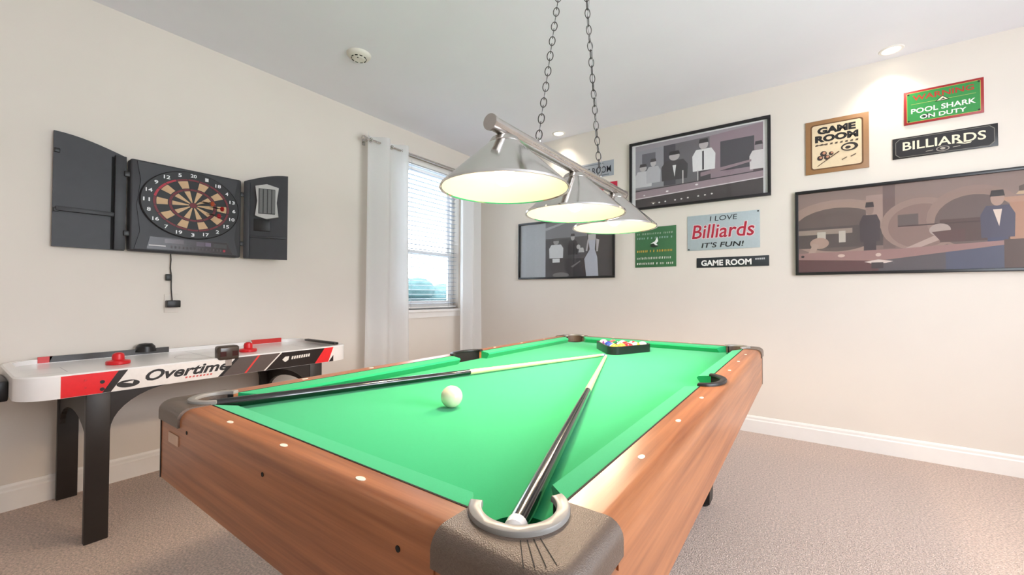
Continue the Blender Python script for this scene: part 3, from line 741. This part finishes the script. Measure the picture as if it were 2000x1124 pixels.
def line(pts, wd=0.003):
    for p, q in zip(pts, pts[1:]):
        p, q = Vector(p), Vector(q); d = (q - p).normalized(); nn = Vector((-d.y, d.x)) * wd / 2
        b.poly([(*(p + nn), zs_), (*(p - nn), zs_), (*(q - nn), zs_), (*(q + nn), zs_)])
line([(0.13 * math.cos(a), 0.13 * math.sin(a)) for a in [2 * PI * i / 32 for i in range(33)]])
line([(-0.31, 0), (0.31, 0)])
for sy in (-1, 1): line([(-0.1, sy * 0.69), (-0.1, sy * 0.56), (0.1, sy * 0.56), (0.1, sy * 0.69)])
b.build('markings', flat((120, 112, 116)), ah, smooth=False, recalc=False)
# side graphics on the room side (facing +X)
XS = hx + 0.0006
def sp(o, pts, col, dx=0.0, name='side_print'):
    MB().poly([(XS + dx, p[0] - HY, p[1]) for p in pts]).build(name, flat(col, 0.3), o, smooth=False, recalc=False)
zt, zb = z1 - 0.006, z0 + 0.001
pnl = MB().box(hx - 0.001, XS, 0.318 - HY, 1.545 - HY, zb, zt).build('side_panel', flat((240, 232, 226), 0.3), ah, smooth=False)
def q4(a0, a1, c0, c1): return [(c0, zb), (c1, zb), (a1, zt), (a0, zt)]      # a: top ys, c: bottom ys
sp(pnl, q4(0.322, 0.500, 0.322, 0.447), (232, 30, 36), 0.0004)
sp(pnl, q4(0.500, 0.532, 0.447, 0.475), (40, 32, 30), 0.0004)
sp(pnl, q4(0.990, 1.205, 0.905, 1.113), (92, 80, 76), 0.0004)
sp(pnl, q4(0.972, 0.990, 0.887, 0.905), (30, 26, 26), 0.0004)
sp(pnl, q4(1.083, 1.094, 1.012, 1.023), (226, 62, 56), 0.0008)
sp(pnl, q4(1.215, 1.480, 1.123, 1.415), (36, 28, 26), 0.0004)
sp(pnl, q4(1.480, 1.540, 1.415, 1.505), (234, 44, 48), 0.0004)
sp(pnl, [(1.508, zb), (1.540, zb), (1.540, zb + 0.04)], (30, 20, 24), 0.0006)
b = MB(); b.poly([(XS + 0.0006, p[0] - HY, p[1]) for p in ell(0.533, 0.678, 0.040, 0.017, 24)]); b.poly([(XS + 0.001, 0.515 - HY, 0.684), (XS + 0.001, 0.548 - HY, 0.676), (XS + 0.001, 0.552 - HY, 0.690)], 1)
b.build('puck_emblem', [flat((40, 34, 32)), flat((228, 220, 214))], pnl, smooth=False, recalc=False)
for (y, z, q) in ((0.395, 0.715, 0.005), (0.395, 0.683, 0.004), (0.447, 0.70, 0.008), (0.447, 0.668, 0.008)):
    MB().cyl((XS, y - HY, z), (XS + 0.003, y - HY, z), q, seg=12).build('side_bolt', M_black if q > 0.006 else M_red, pnl)
b = MB(); vs, fs = text_geo('Overtime', 0.345, 0.052, 0, 0, 0, shear=0.35, bold=0.03)
b._faces([(XS + 0.0008, 0.765 - HY + x, 0.706 + y + x * 0.018) for x, y, z in vs], fs, 0)
for i in range(8):
    y = 0.745 + i * 0.015
    b.poly([(XS + 0.0008, p[0] - HY, p[1]) for p in [(y, 0.667), (y + 0.009, 0.667), (y + 0.012, 0.675), (y + 0.003, 0.675)]], 1)
b.build('side_lettering', [flat((34, 28, 28)), flat((214, 96, 90))], pnl, smooth=False, recalc=False)
# small shield-and-letters maker mark on the black panel (unreadable in the photo: light strokes only)
b = MB()
b.poly([(XS + 0.0008, p[0] - HY, p[1]) for p in [(1.215, 0.700), (1.232, 0.684), (1.250, 0.694), (1.256, 0.716), (1.232, 0.716)]])
for i in range(8):
    y = 1.268 + i * 0.0145
    b.poly([(XS + 0.0008, p[0] - HY, p[1]) for p in [(y, 0.696 + i * 0.0006), (y + 0.010, 0.696 + i * 0.0006), (y + 0.014, 0.714 + i * 0.0006), (y + 0.004, 0.714 + i * 0.0006)]])
b.build('maker_mark', flat((232, 226, 218)), pnl, smooth=False, recalc=False)
# inner strip on the wall-side rail
XI = -hx + 0.036
def istrip(y0, y1, cut0, cut1, col):
    MB().prism([(y0 - HY, z1 - 0.019), (y1 - HY + cut0, z1 - 0.019), (y1 - HY + cut1, z1 + 0.012), (y0 - HY, z1 + 0.012)], 'X', XI - 0.012, XI + 0.002).build('rail_strip', flat(col, 0.35), ah, smooth=False)
istrip(0.325, 0.365, 0, 0.012, (206, 44, 44)); istrip(0.366, 0.86, 0.0, 0, (36, 26, 22)); istrip(1.33, 1.53, 0, 0, (206, 48, 44))
MB().lathe([(0.0003, 0.05), (0.03, 0.046), (0.044, 0.03), (0.048, 0.0)], (-hx + 0.035, 0.75 - HY, z1 - 0.004), 28).build('score_dial', M_black, ah)
# goals at the ends
for sy in (-1, 1):
    y = sy * (hy - 0.055)
    if sy < 0: y = None
    b = MB()
    if y is not None: b.box(-0.12, 0.27, y - 0.016, y + 0.016, z1 - 0.003, z1 + 0.012, bev=0.005)
    if y is not None: b.build('goal_guard', M_black, ah)
    y = sy * hy
    b = MB(); b.box(-0.13, 0.13, min(y, y + sy * 0.05), max(y, y + sy * 0.05), z0 - 0.02, z1 - 0.03, bev=0.008); b.build('goal_box', M_black, ah)
# electronic scorer clipped on the room-side rail
sc = MB().box(hx - 0.05, hx + 0.012, 0.885 - HY, 0.985 - HY, z1 - 0.012, z1 + 0.062, bev=0.012, seg=3).build('score_counter', mat('smoked_brown_plastic', (70, 58, 50), 0.25), ah)
for dy in (0.022, 0.078):
    MB().box(hx + 0.0115, hx + 0.0135, 0.885 - HY + dy - 0.014, 0.885 - HY + dy + 0.014, z1 + 0.008, z1 + 0.034).build('digit_window', flat((60, 26, 24), 0.2), sc, smooth=False)
MB().box(hx + 0.0005, hx + 0.004, 0.92 - HY, 0.95 - HY, z1 - 0.045, z1 - 0.012).build('clip', M_steel, sc, smooth=False)
# legs, brackets, end panels
for (ya, yb, br) in ((0.400, 0.478, 1), (1.392, 1.470, -1)):
    for (xa, xb) in ((hx - 0.045, hx - 0.012), (-hx + 0.002, -hx + 0.034)):
        lg = MB().box(xa, xb, ya - HY, yb - HY, 0, z0, bev=0.003).build('leg', M_leg, ah)
        e = yb if br > 0 else ya
        cv = [(e + br * 0.24 * (1 - math.cos(t)), z0 - 0.175 * (1 - math.sin(t))) for t in [PI / 2 * i / 10 for i in range(11)]]
        MB().prism([(p[0] - HY, p[1]) for p in [(e, z0)] + [(e, z0 - 0.175)] + cv[1:]], 'X', xa + 0.004, xb - 0.004).build('leg_bracket', M_leg, lg, smooth=False)
    ye = ya + 0.018 if br > 0 else yb - 0.018
    X0, X1 = -hx + 0.034, hx - 0.045
    cv = [(X0 + (X1 - X0) * (0.5 - 0.5 * math.cos(t)), 0.40 + 0.13 * math.sin(t)) for t in [PI * i / 16 for i in range(17)]]
    MB().prism([(X0, z0)] + cv + [(X1, z0)], 'Y', ye - HY - 0.01, ye - HY + 0.01).build('end_panel', M_leg, ah, smooth=False)
    b = MB(); yy = (ya - 0.0 if br > 0 else yb) - HY
    b.poly([(0.265, ye - HY - 0.0105, 0.60), (0.285, ye - HY - 0.0105, 0.61), (0.335, ye - HY - 0.0105, 0.565), (0.318, ye - HY - 0.0105, 0.55)])
    b.build('warning_sticker', flat((196, 190, 184)), ah, smooth=False)
def striker(x, y, label):
    t = thing('air_hockey_striker', label, 'striker', (x, y, z1 - 0.0215), group='red strikers on the air hockey table')
    MB().lathe([(0.046, 0), (0.048, 0.003), (0.048, 0.014), (0.045, 0.018), (0.030, 0.020), (0.024, 0.024)], seg=32).build('base', M_red, t)
    MB().lathe([(0.024, 0.018), (0.0245, 0.04), (0.021, 0.052), (0.012, 0.058), (0.0003, 0.059)], seg=28, cap=False).build('knob', M_red, t)
striker(-2.888, 0.568, 'red air hockey striker on the half of the table away from the score counter')
striker(-2.86, 1.165, 'red air hockey striker just beyond the brown score counter')

# ---------------------------------------------------------------- wall art on the back wall
def wall_thing(name, label, cat, x0, x1, z0, z1, group=None):
    t = thing(name, label, cat, ((x0 + x1) / 2, BW, (z0 + z1) / 2), FACE_B, group)
    return t, (x1 - x0) / 2, (z1 - z0) / 2
def printed(parent, shapes, hw, hh, z, name='print'):
    """flat print: shapes = (points 0..1, colour), each a hair above the previous"""
    b = MB(); ms = []; idx = {}
    for i, (pts, col) in enumerate(shapes):
        if col not in idx: idx[col] = len(ms); ms.append(flat(col, 0.45))
        b.poly([((min(1, max(0, p[0])) * 2 - 1) * hw, (min(1, max(0, p[1])) * 2 - 1) * hh, z + i * 0.00006) for p in pts], idx[col])
    return b.build(name, ms, parent, smooth=False, recalc=False)
def R_(x0, y0, x1, y1): return [(x0, y0), (x1, y0), (x1, y1), (x0, y1)]
def E_(cx, cy, rx, ry, n=16): return ell(cx, cy, rx, ry, n)
def framed(name, label, x0, x1, z0, z1, fw, fd, shapes, mcol, margins, group):
    t, hw, hh = wall_thing(name, label, 'picture', x0, x1, z0, z1, group)
    b = MB()
    for (a0, a1, c0, c1) in ((-hw, hw, hh - fw, hh), (-hw, hw, -hh, -hh + fw), (-hw, -hw + fw, -hh + fw, hh - fw), (hw - fw, hw, -hh + fw, hh - fw)):
        b.box(a0, a1, c0, c1, 0.002, fd, bev=0.002)
    b.build('frame', mat('black_frame', (20, 19, 22), 0.35), t)
    MB().box(-hw + fw, hw - fw, -hh + fw, hh - fw, 0.003, 0.009).build('mat_board', flat(mcol), t, smooth=False)
    l, rr, tp, bt = margins
    w_, h_ = hw - fw, hh - fw
    p = printed(t, shapes, w_ - (l + rr) / 2, h_ - (tp + bt) / 2, 0.0092)
    p.location = ((l - rr) / 2, (bt - tp) / 2, 0)
    MB().box(-hw + fw, hw - fw, -hh + fw, hh - fw, 0.0125, 0.0145).build('glass', M_glass, t, smooth=False)
    return t
def figure(cx, foot, h, body, skin, hair, w=0.085, leg=None):
    """generic standing figure silhouette, aspect set by w"""
    s = []
    if leg: s.append((R_(cx - w * 0.62, foot, cx + w * 0.62, foot + h * 0.45), leg))
    s.append(([(cx - w, foot + h * 0.38), (cx + w, foot + h * 0.38), (cx + w * 1.05, foot + h * 0.68), (cx + w * 0.7, foot + h * 0.80), (cx - w * 0.7, foot + h * 0.80), (cx - w * 1.05, foot + h * 0.68)], body))
    s.append((E_(cx, foot + h * 0.89, w * 0.42, h * 0.095), skin))
    s.append(([(cx - w * 0.45, foot + h * 0.92), (cx + w * 0.45, foot + h * 0.92), (cx + w * 0.36, foot + h * 1.0), (cx - w * 0.36, foot + h * 1.0)], hair))
    return s
g1 = [(R_(0, 0, 1, 1), (128, 120, 126)), (R_(0, 0.3, 0.25, 1), (150, 148, 156)), (R_(0.06, 0.42, 0.18, 0.86), (104, 102, 112)), (R_(0.25, 0.3, 0.35, 1), (74, 70, 80)),
      (R_(0.35, 0.3, 0.62, 1), (106, 102, 108)), (R_(0.62, 0.3, 1, 1), (148, 128, 138)), (R_(0.70, 0.40, 0.94, 0.83), (72, 68, 76)), ([(0, 0.92), (0.6, 0.94), (1, 0.99), (1, 1), (0, 1)], (160, 152, 160))]
g1 += figure(0.07, 0.1, 0.6, (206, 204, 208), (190, 184, 186), (60, 56, 60), 0.075)
g1 += figure(0.16, 0.14, 0.62, (190, 188, 194), (196, 190, 192), (70, 66, 70), 0.06)
g1 += figure(0.34, 0.1, 0.72, (66, 62, 66), (188, 180, 182), (38, 34, 38), 0.105)
g1 += [([(0.325, 0.60), (0.355, 0.60), (0.342, 0.42)], (232, 230, 232)), (R_(0.405, 0.16, 0.415, 0.50), (200, 194, 196))]
g1 += figure(0.575, 0.16, 0.76, (232, 230, 232), (192, 184, 186), (40, 36, 40), 0.085, (70, 64, 70))
g1 += [(R_(0.563, 0.46, 0.577, 0.74), (60, 56, 62)), (R_(0.525, 0.18, 0.533, 0.46), (206, 200, 200))]
g1 += figure(0.97, 0.12, 0.62, (216, 210, 210), (150, 140, 144), (50, 44, 48), 0.06, (84, 66, 70))
g1 += [([(0.55, 0.36), (0.92, 0.47), (0.92, 0.50), (0.55, 0.42)], (150, 128, 136)), ([(0, 0.14), (0, 0.27), (1, 0.33), (1, 0.22)], (158, 138, 146)), ([(0, 0.26), (0, 0.275), (1, 0.335), (1, 0.32)], (60, 52, 58)),
       ([(0, 0.135), (0, 0.15), (1, 0.235), (1, 0.22)], (214, 204, 208)), ([(0, 0), (0, 0.135), (1, 0.22), (1, 0)], (66, 58, 60)), (E_(0.28, 0.21, 0.012, 0.012), (236, 230, 232)), (E_(0.52, 0.25, 0.012, 0.012), (236, 230, 232)), (E_(0.08, 0.19, 0.009, 0.01), (214, 206, 210))]
g1 += [(E_(0.16 + i * 0.052 + (0.03 if i > 2 else 0) + (0.03 if i > 5 else 0), 0.045 + i * 0.005, 0.008, 0.012, 10), (226, 220, 220)) for i in range(9)]
framed('framed_picture', 'black-framed monochrome print of men at a pool table with white side margins', -1.352, -0.218, 1.882, 2.516, 0.022, 0.03, g1, (232, 230, 232), (0.032, 0.030, 0.012, 0.0), 'framed billiard prints')
g2 = [(R_(0, 0, 1, 1), (126, 104, 98)), (R_(0, 0.62, 1, 1), (138, 116, 108)), (E_(0.18, 0.55, 0.26, 0.34, 24), (158, 132, 120)), (E_(0.18, 0.52, 0.21, 0.27, 24), (96, 80, 76)), (R_(0, 0.3, 0.42, 0.56), (78, 66, 64)),
      (R_(0.0, 0.47, 0.25, 0.53), (150, 132, 120)), (R_(0.09, 0.38, 0.13, 0.50), (188, 178, 166)), (R_(0.19, 0.36, 0.22, 0.50), (186, 176, 164)), (R_(0.31, 0.50, 0.39, 0.9), (160, 134, 124)), (R_(0.38, 0.26, 0.43, 1), (112, 90, 86)),
      (E_(0.53, 0.52, 0.16, 0.30, 24), (150, 124, 114)), (E_(0.53, 0.50, 0.13, 0.25, 24), (134, 108, 100)), (R_(0.44, 0.5, 0.52, 0.64), (96, 82, 80)), (E_(0.72, 0.56, 0.17, 0.34, 24), (146, 120, 110)), (E_(0.72, 0.52, 0.14, 0.28, 24), (104, 86, 82)),
      (R_(0.60, 0.3, 0.86, 0.55), (84, 62, 58)), (R_(0.84, 0.3, 0.91, 0.74), (172, 128, 104)), ([(0.80, 0.74), (0.95, 0.74), (0.91, 0.68), (0.84, 0.68)], (176, 136, 114)), (R_(0.91, 0.34, 1, 0.8), (88, 62, 54)), ([(0.87, 0.84), (0.93, 0.90), (1, 0.88), (1, 0.80), (0.87, 0.79)], (92, 74, 66)), ([(0.86, 0.76), (1, 0.74), (1, 0.80), (0.87, 0.79)], (190, 160, 130)),
      (R_(0.44, 0.50, 0.78, 0.515), (70, 50, 48))]
g2 += figure(0.325, 0.06, 0.76, (62, 50, 56), (140, 116, 108), (52, 42, 44), 0.042, (58, 46, 52))
g2 += figure(0.80, 0.02, 0.80, (74, 70, 88), (170, 140, 126), (44, 36, 38), 0.055, (70, 72, 96))
g2 += [([(0.785, 0.62), (0.815, 0.62), (0.805, 0.44)], (216, 196, 182))]
g2 += [(E_(0.10, 0.36, 0.045, 0.07), (168, 140, 126)), ([(0.04, 0.2), (0.07, 0.36), (0.10, 0.34), (0.07, 0.2)], (172, 146, 132)), (E_(0.60, 0.44, 0.04, 0.07), (168, 150, 142)), ([(0.44, 0.22), (0.58, 0.38), (0.61, 0.34), (0.48, 0.21)], (176, 152, 142)), ([(0.57, 0.42), (0.69, 0.44), (0.69, 0.30), (0.60, 0.32)], (90, 62, 60)),
       ([(0, 0.16), (0, 0.24), (0.44, 0.25), (0.92, 0.30), (0.92, 0.27), (0.36, 0.12)], (152, 116, 112)), ([(0, 0), (0, 0.16), (0.36, 0.12), (0.36, 0)], (92, 56, 58)), ([(0.36, 0), (0.36, 0.12), (0.62, 0.19), (0.62, 0)], (86, 78, 82)), ([(0.62, 0), (0.62, 0.19), (0.82, 0.24), (0.82, 0)], (78, 80, 100)), (R_(0.82, 0, 1, 0.3), (86, 64, 58)),
       (E_(0.20, 0.195, 0.016, 0.02), (206, 180, 168)), (E_(0.36, 0.19, 0.012, 0.02), (206, 182, 170)), (E_(0.02, 0.2, 0.008, 0.015), (40, 34, 34)), ([(0.30, 0.11), (0.36, 0.135), (0.42, 0.11), (0.39, 0.09), (0.33, 0.09)], (214, 196, 188)), (R_(0.33, 0.03, 0.38, 0.10), (56, 46, 50))]
framed('framed_picture', 'wide black-framed sepia print of people playing pool under arches', -0.062, 1.245, 1.247, 1.880, 0.02, 0.03, g2, (60, 50, 48), (0, 0, 0, 0), 'framed billiard prints')
g3 = [(R_(0, 0, 1, 1), (92, 88, 92)), (R_(0, 0.7, 1, 1), (128, 128, 134)), ([(0.30, 0.85), (0.55, 0.97), (0.55, 1), (0.30, 0.9)], (170, 170, 176)), (R_(0.30, 0.30, 0.62, 0.68), (76, 74, 78)), (R_(0.0, 0.0, 0.3, 1), (176, 180, 186)), (R_(0.3, 0, 1, 0.32), (66, 62, 66)), (R_(0.75, 0.3, 1, 0.8), (72, 66, 68))]  # pale band at left: window and curtain reflection painted into the print
g3 += figure(0.42, 0.12, 0.58, (206, 208, 212), (150, 148, 150), (90, 86, 90), 0.075)
g3 += figure(0.60, 0.16, 0.60, (54, 50, 54), (176, 174, 176), (60, 56, 60), 0.05)
g3 += [(E_(0.66, 0.52, 0.02, 0.04), (196, 194, 196)), ([(0.66, 0.42), (0.72, 0.42), (0.71, 0.50), (0.67, 0.50)], (200, 198, 200)), (R_(0.38, 0.26, 0.46, 0.33), (216, 218, 220)), (E_(0.47, 0.03, 0.09, 0.05), (120, 116, 118)), ([(0.58, 0.18), (0.68, 0.28), (0.68, 0.26), (0.60, 0.16)], (130, 126, 128))]
g3 += [([(0.74, 0), (0.86, 0), (0.85, 0.32), (0.825, 0.46), (0.835, 0.66), (0.76, 0.66), (0.775, 0.46), (0.72, 0.30)], (186, 188, 200)), (R_(0.76, 0.62, 0.835, 0.72), (196, 190, 192)), (E_(0.80, 0.79, 0.028, 0.07), (206, 202, 206)), ([(0.735, 0.44), (0.755, 0.64), (0.77, 0.64), (0.75, 0.43)], (190, 184, 188)), ([(0.84, 0.64), (0.87, 0.62), (0.855, 0.42), (0.84, 0.42)], (190, 184, 188))]
framed('framed_picture', 'black-framed grey print with a figure in a long white gown, below the lamp', -2.622, -1.500, 1.258, 1.880, 0.02, 0.028, g3, (206, 210, 216), (0, 0, 0, 0), 'framed billiard prints')

def tin(name, label, x0, x1, z0, z1, col, depth=0.006, rim=None, bev=0.0015):
    t, hw, hh = wall_thing(name, label, 'sign', x0, x1, z0, z1, 'billiard signs on the back wall')
    MB().box(-hw, hw, -hh, hh, 0.001, depth, bev=bev).build('plate', flat(col, 0.4), t)
    return t, hw, hh
def lettering(t, items, z, name='lettering'):
    b = MB(); ms = []; idx = {}
    for i, (kind, a, col) in enumerate(items):
        if col not in idx: idx[col] = len(ms); ms.append(flat(col, 0.4))
        if kind == 't':
            txt, w_, h_, cx, cy, opt = a; add_text(b, txt, w_, h_, cx, cy, z + 0.0001 * i, idx[col], **opt)
        else:
            b.poly([(p[0], p[1], z + 0.0001 * i) for p in a], idx[col])
    return b.build(name, ms, t, smooth=False, recalc=False)
BK = (24, 22, 22)
# I LOVE Billiards sign
t, hw, hh = tin('tin_sign', 'pale grey metal sign with red script word Billiards', -0.841, -0.295, 1.477, 1.779, (176, 188, 192))
lettering(t, [('t', ('I LOVE', 0.205, 0.042, 0.01, 0.113, dict(shear=0.1)), (40, 42, 48)), ('t', ('Billiards', 0.482, 0.128, 0.0, 0.008, dict(shear=0.15, bold=0.045)), (232, 206, 210)),
              ('t', ('Billiards', 0.47, 0.118, 0.0, 0.008, dict(shear=0.15, bold=0.012)), (176, 36, 58)), ('t', ("IT'S FUN!", 0.32, 0.044, 0.0, -0.110, dict(shear=0.15, bold=0.015)), (30, 30, 34))], 0.0068)
b = MB()
for x, y in ((-hw + 0.012, -hh + 0.01), (hw - 0.012, hh - 0.01)): b.cyl((x, y, 0.006), (x, y, 0.009), 0.006, seg=10)
b.build('mounting_pins', M_black, t)
# GAME ROOM strip
t, hw, hh = tin('tin_sign', 'narrow black street-style sign reading GAME ROOM in white', -0.767, -0.234, 1.327, 1.411, (38, 44, 48))
lettering(t, [('t', ('GAME ROOM', 0.375, 0.050, -0.042, -0.003, dict(bold=0.035)), (240, 238, 234))] + [('p', [(0.172 + i * 0.014, 0.010), (0.182 + i * 0.014, 0.010), (0.182 + i * 0.014, 0.024), (0.172 + i * 0.014, 0.024)], (196, 198, 200)) for i in range(5)], 0.0068)
# green rules sign
t, hw, hh = tin('tin_sign', 'square green sign with rows of small rules text, half under a lamp shade', -1.303, -0.935, 1.347, 1.715, (62, 112, 72))
it = []
random.seed(3)
for (y, h_, col, n_) in ((0.125, 0.018, (150, 170, 150), 12), (0.085, 0.02, (140, 170, 160), 10), (-0.035, 0.022, (206, 170, 70), 12), (-0.10, 0.022, (206, 214, 200), 12), (-0.15, 0.02, (220, 224, 214), 13)):
    x = -0.165
    while x < 0.155:
        w_ = random.uniform(0.008, 0.02)
        it.append(('p', [(x, y - h_ / 2), (x + w_ * 0.55, y - h_ / 2), (x + w_ * 0.7, y + h_ * random.uniform(0.2, 0.5)), (x + w_ * 0.1, y + h_ * 0.4)], col)); x += w_ + 0.003
        if random.random() < 0.16: x += 0.014
it += [('p', ell(-0.005, 0.012, 0.036, 0.017, 16), (30, 44, 34)), ('p', [(-0.04, 0.03), (0.0, 0.05), (0.022, 0.09), (0.03, 0.05), (0.012, 0.03), (0.03, 0.012), (0.008, 0.014), (-0.012, 0.032)], (240, 242, 238))]
lettering(t, it, 0.0068, 'small_print')
# GAME ROOM cream sign
t, hw, hh = tin('tin_sign', 'cream and wood-brown square sign with black stencil letters GAME ROOM', 0.005, 0.371, 2.002, 2.399, (158, 116, 76), 0.01)
it = [('p', [(p[0], p[1]) for p in rrect(0.152, 0.170, 0.02, 4)], (104, 70, 40)), ('p', [(p[0], p[1]) for p in rrect(0.143, 0.161, 0.016, 4)], (226, 204, 170)),
      ('t', ('GAME', 0.222, 0.052, 0.0, 0.118, dict(bold=0.06)), BK), ('t', ('ROOM', 0.250, 0.052, 0.0, 0.058, dict(bold=0.06)), BK), ('t', ('play hard or go home', 0.252, 0.016, 0.0, 0.012, {}), (60, 50, 44)) if False else ('p', [(-0.12, 0.008), (-0.06, 0.008), (-0.06, 0.016), (-0.12, 0.016)], (90, 76, 64))]
for i in range(9):
    x = -0.125 + i * 0.029; it.append(('p', [(x, 0.006), (x + 0.016, 0.006), (x + 0.018, 0.020), (x + 0.004, 0.018)], (84, 70, 58)))
for (cx, cy, q) in ((-0.075, -0.055, 0.02), (-0.095, -0.085, 0.018), (-0.055, -0.085, 0.018), (-0.03, -0.06, 0.014)):
    it.append(('p', ell(cx, cy, q, q, 14), (54, 40, 36))); it.append(('p', ell(cx + 0.004, cy + 0.004, q * 0.5, q * 0.5, 10), (196, 140, 110)))
it += [('p', [(-0.115, -0.145), (-0.108, -0.145), (0.02, -0.055), (0.014, -0.05)], (90, 66, 46)), ('p', ell(0.075, -0.03, 0.048, 0.03, 20), (46, 38, 34)), ('p', ell(0.07, -0.032, 0.034, 0.02, 18), (222, 200, 168)), ('p', ell(0.066, -0.034, 0.016, 0.011, 12), (46, 38, 34)), ('p', [(0.09, -0.005), (0.125, -0.03), (0.122, -0.036), (0.088, -0.012)], (46, 38, 34)),
       ('p', [(0.03, -0.115), (0.06, -0.10), (0.062, -0.106), (0.032, -0.122)], (110, 90, 72)), ('p', [(0.08, -0.10), (0.11, -0.085), (0.112, -0.092), (0.082, -0.107)], (110, 90, 72))]
lettering(t, it, 0.0105, 'artwork')
# WARNING pool shark
t, hw, hh = tin('tin_sign', 'green sign with red border reading POOL SHARK ON DUTY', 0.553, 0.923, 2.253, 2.478, (160, 36, 36), 0.008)
it = [('p', rrect(hw - 0.014, hh - 0.014, 0.004, 2), (206, 190, 90)), ('p', rrect(hw - 0.016, hh - 0.016, 0.004, 2), (48, 140, 66)), ('t', ('WARNING', 0.285, 0.036, 0.0, 0.062, dict(bold=0.02)), (176, 50, 34)),
      ('p', [(-0.15, 0.020), (0.15, 0.020), (0.15, 0.022), (-0.15, 0.022)], (190, 190, 110)), ('p', [(-0.036, 0.012), (0.036, 0.012), (0.0, 0.046)], (40, 40, 30)), ('p', [(-0.026, 0.016), (0.026, 0.016), (0.0, 0.041)], (226, 220, 190)), ('p', [(-0.012, 0.018), (0.014, 0.018), (0.004, 0.030)], (50, 46, 36)),
      ('t', ('POOL SHARK', 0.30, 0.034, 0.0, -0.026, dict(bold=0.02)), (240, 240, 232)), ('p', ell(-0.072, -0.070, 0.022, 0.014, 16), (26, 26, 24)), ('t', ('ON DUTY', 0.215, 0.028, 0.0, -0.072, dict(bold=0.02)), (240, 240, 232))]
for sx in (-1, 1):
    for sy in (-1, 1): it.append(('p', ell(sx * (hw - 0.022), sy * (hh - 0.022), 0.006, 0.006, 10), (40, 24, 22)))
lettering(t, it, 0.0085, 'artwork')
# BILLIARDS
t, hw, hh = tin('tin_sign', 'long black sign reading BILLIARDS in cream letters', 0.494, 0.980, 2.030, 2.172, (30, 27, 28), 0.008)
def octo(a, c, k): return [(-a + k, -c), (a - k, -c), (a, -c + k), (a, c - k), (a - k, c), (-a + k, c), (-a, c - k), (-a, -c + k)]
it = [('p', octo(hw - 0.014, hh - 0.008, 0.02), (120, 116, 108)), ('p', octo(hw - 0.017, hh - 0.011, 0.02), (28, 25, 26)), ('t', ('BILLIARDS', 0.385, 0.058, 0.0, 0.010, dict(bold=0.015)), (232, 222, 196)),
      ('p', [(0.06, -0.018), (0.10, -0.030), (0.125, -0.028), (0.13, -0.020), (0.10, -0.024), (0.07, -0.012)], (232, 222, 196)),
      ('p', ell(0, -0.040, 0.032, 0.017, 20), (150, 142, 134)), ('p', ell(0, -0.040, 0.026, 0.013, 20), (40, 36, 36)), ('p', ell(0, -0.039, 0.012, 0.008, 14), (170, 162, 150)), ('p', [(-0.08, -0.046), (-0.045, -0.043), (-0.045, -0.040), (-0.08, -0.042)], (170, 162, 150)), ('p', [(0.08, -0.036), (0.045, -0.039), (0.045, -0.042), (0.08, -0.040)], (170, 162, 150))]
lettering(t, it, 0.0085, 'artwork')
# grey plate and red plate by the corner
t, hw, hh = tin('plate_sign', 'grey licence-plate style sign reading GAME ROOM behind the lamp bar', -1.970, -1.514, 2.258, 2.411, (160, 164, 172), 0.004)
lettering(t, [('t', ('GAME ROOM', 0.40, 0.066, 0.0, -0.006, dict(bold=0.01)), (50, 52, 62)), ('p', [(-0.15, 0.052), (0.12, 0.052), (0.12, 0.062), (-0.15, 0.062)], (120, 126, 134)), ('p', [(-0.10, -0.064), (0.18, -0.064), (0.18, -0.056), (-0.10, -0.056)], (96, 100, 110))], 0.0045)
t, hw, hh = tin('plate_sign', 'small red plate sign just below the grey plate', -1.93, -1.478, 2.124, 2.196, (196, 36, 66), 0.004)
lettering(t, [('p', [(-0.2, -0.002), (0.2, -0.002), (0.2, 0.006), (-0.2, 0.006)], (150, 20, 44))], 0.0045, 'stripe')
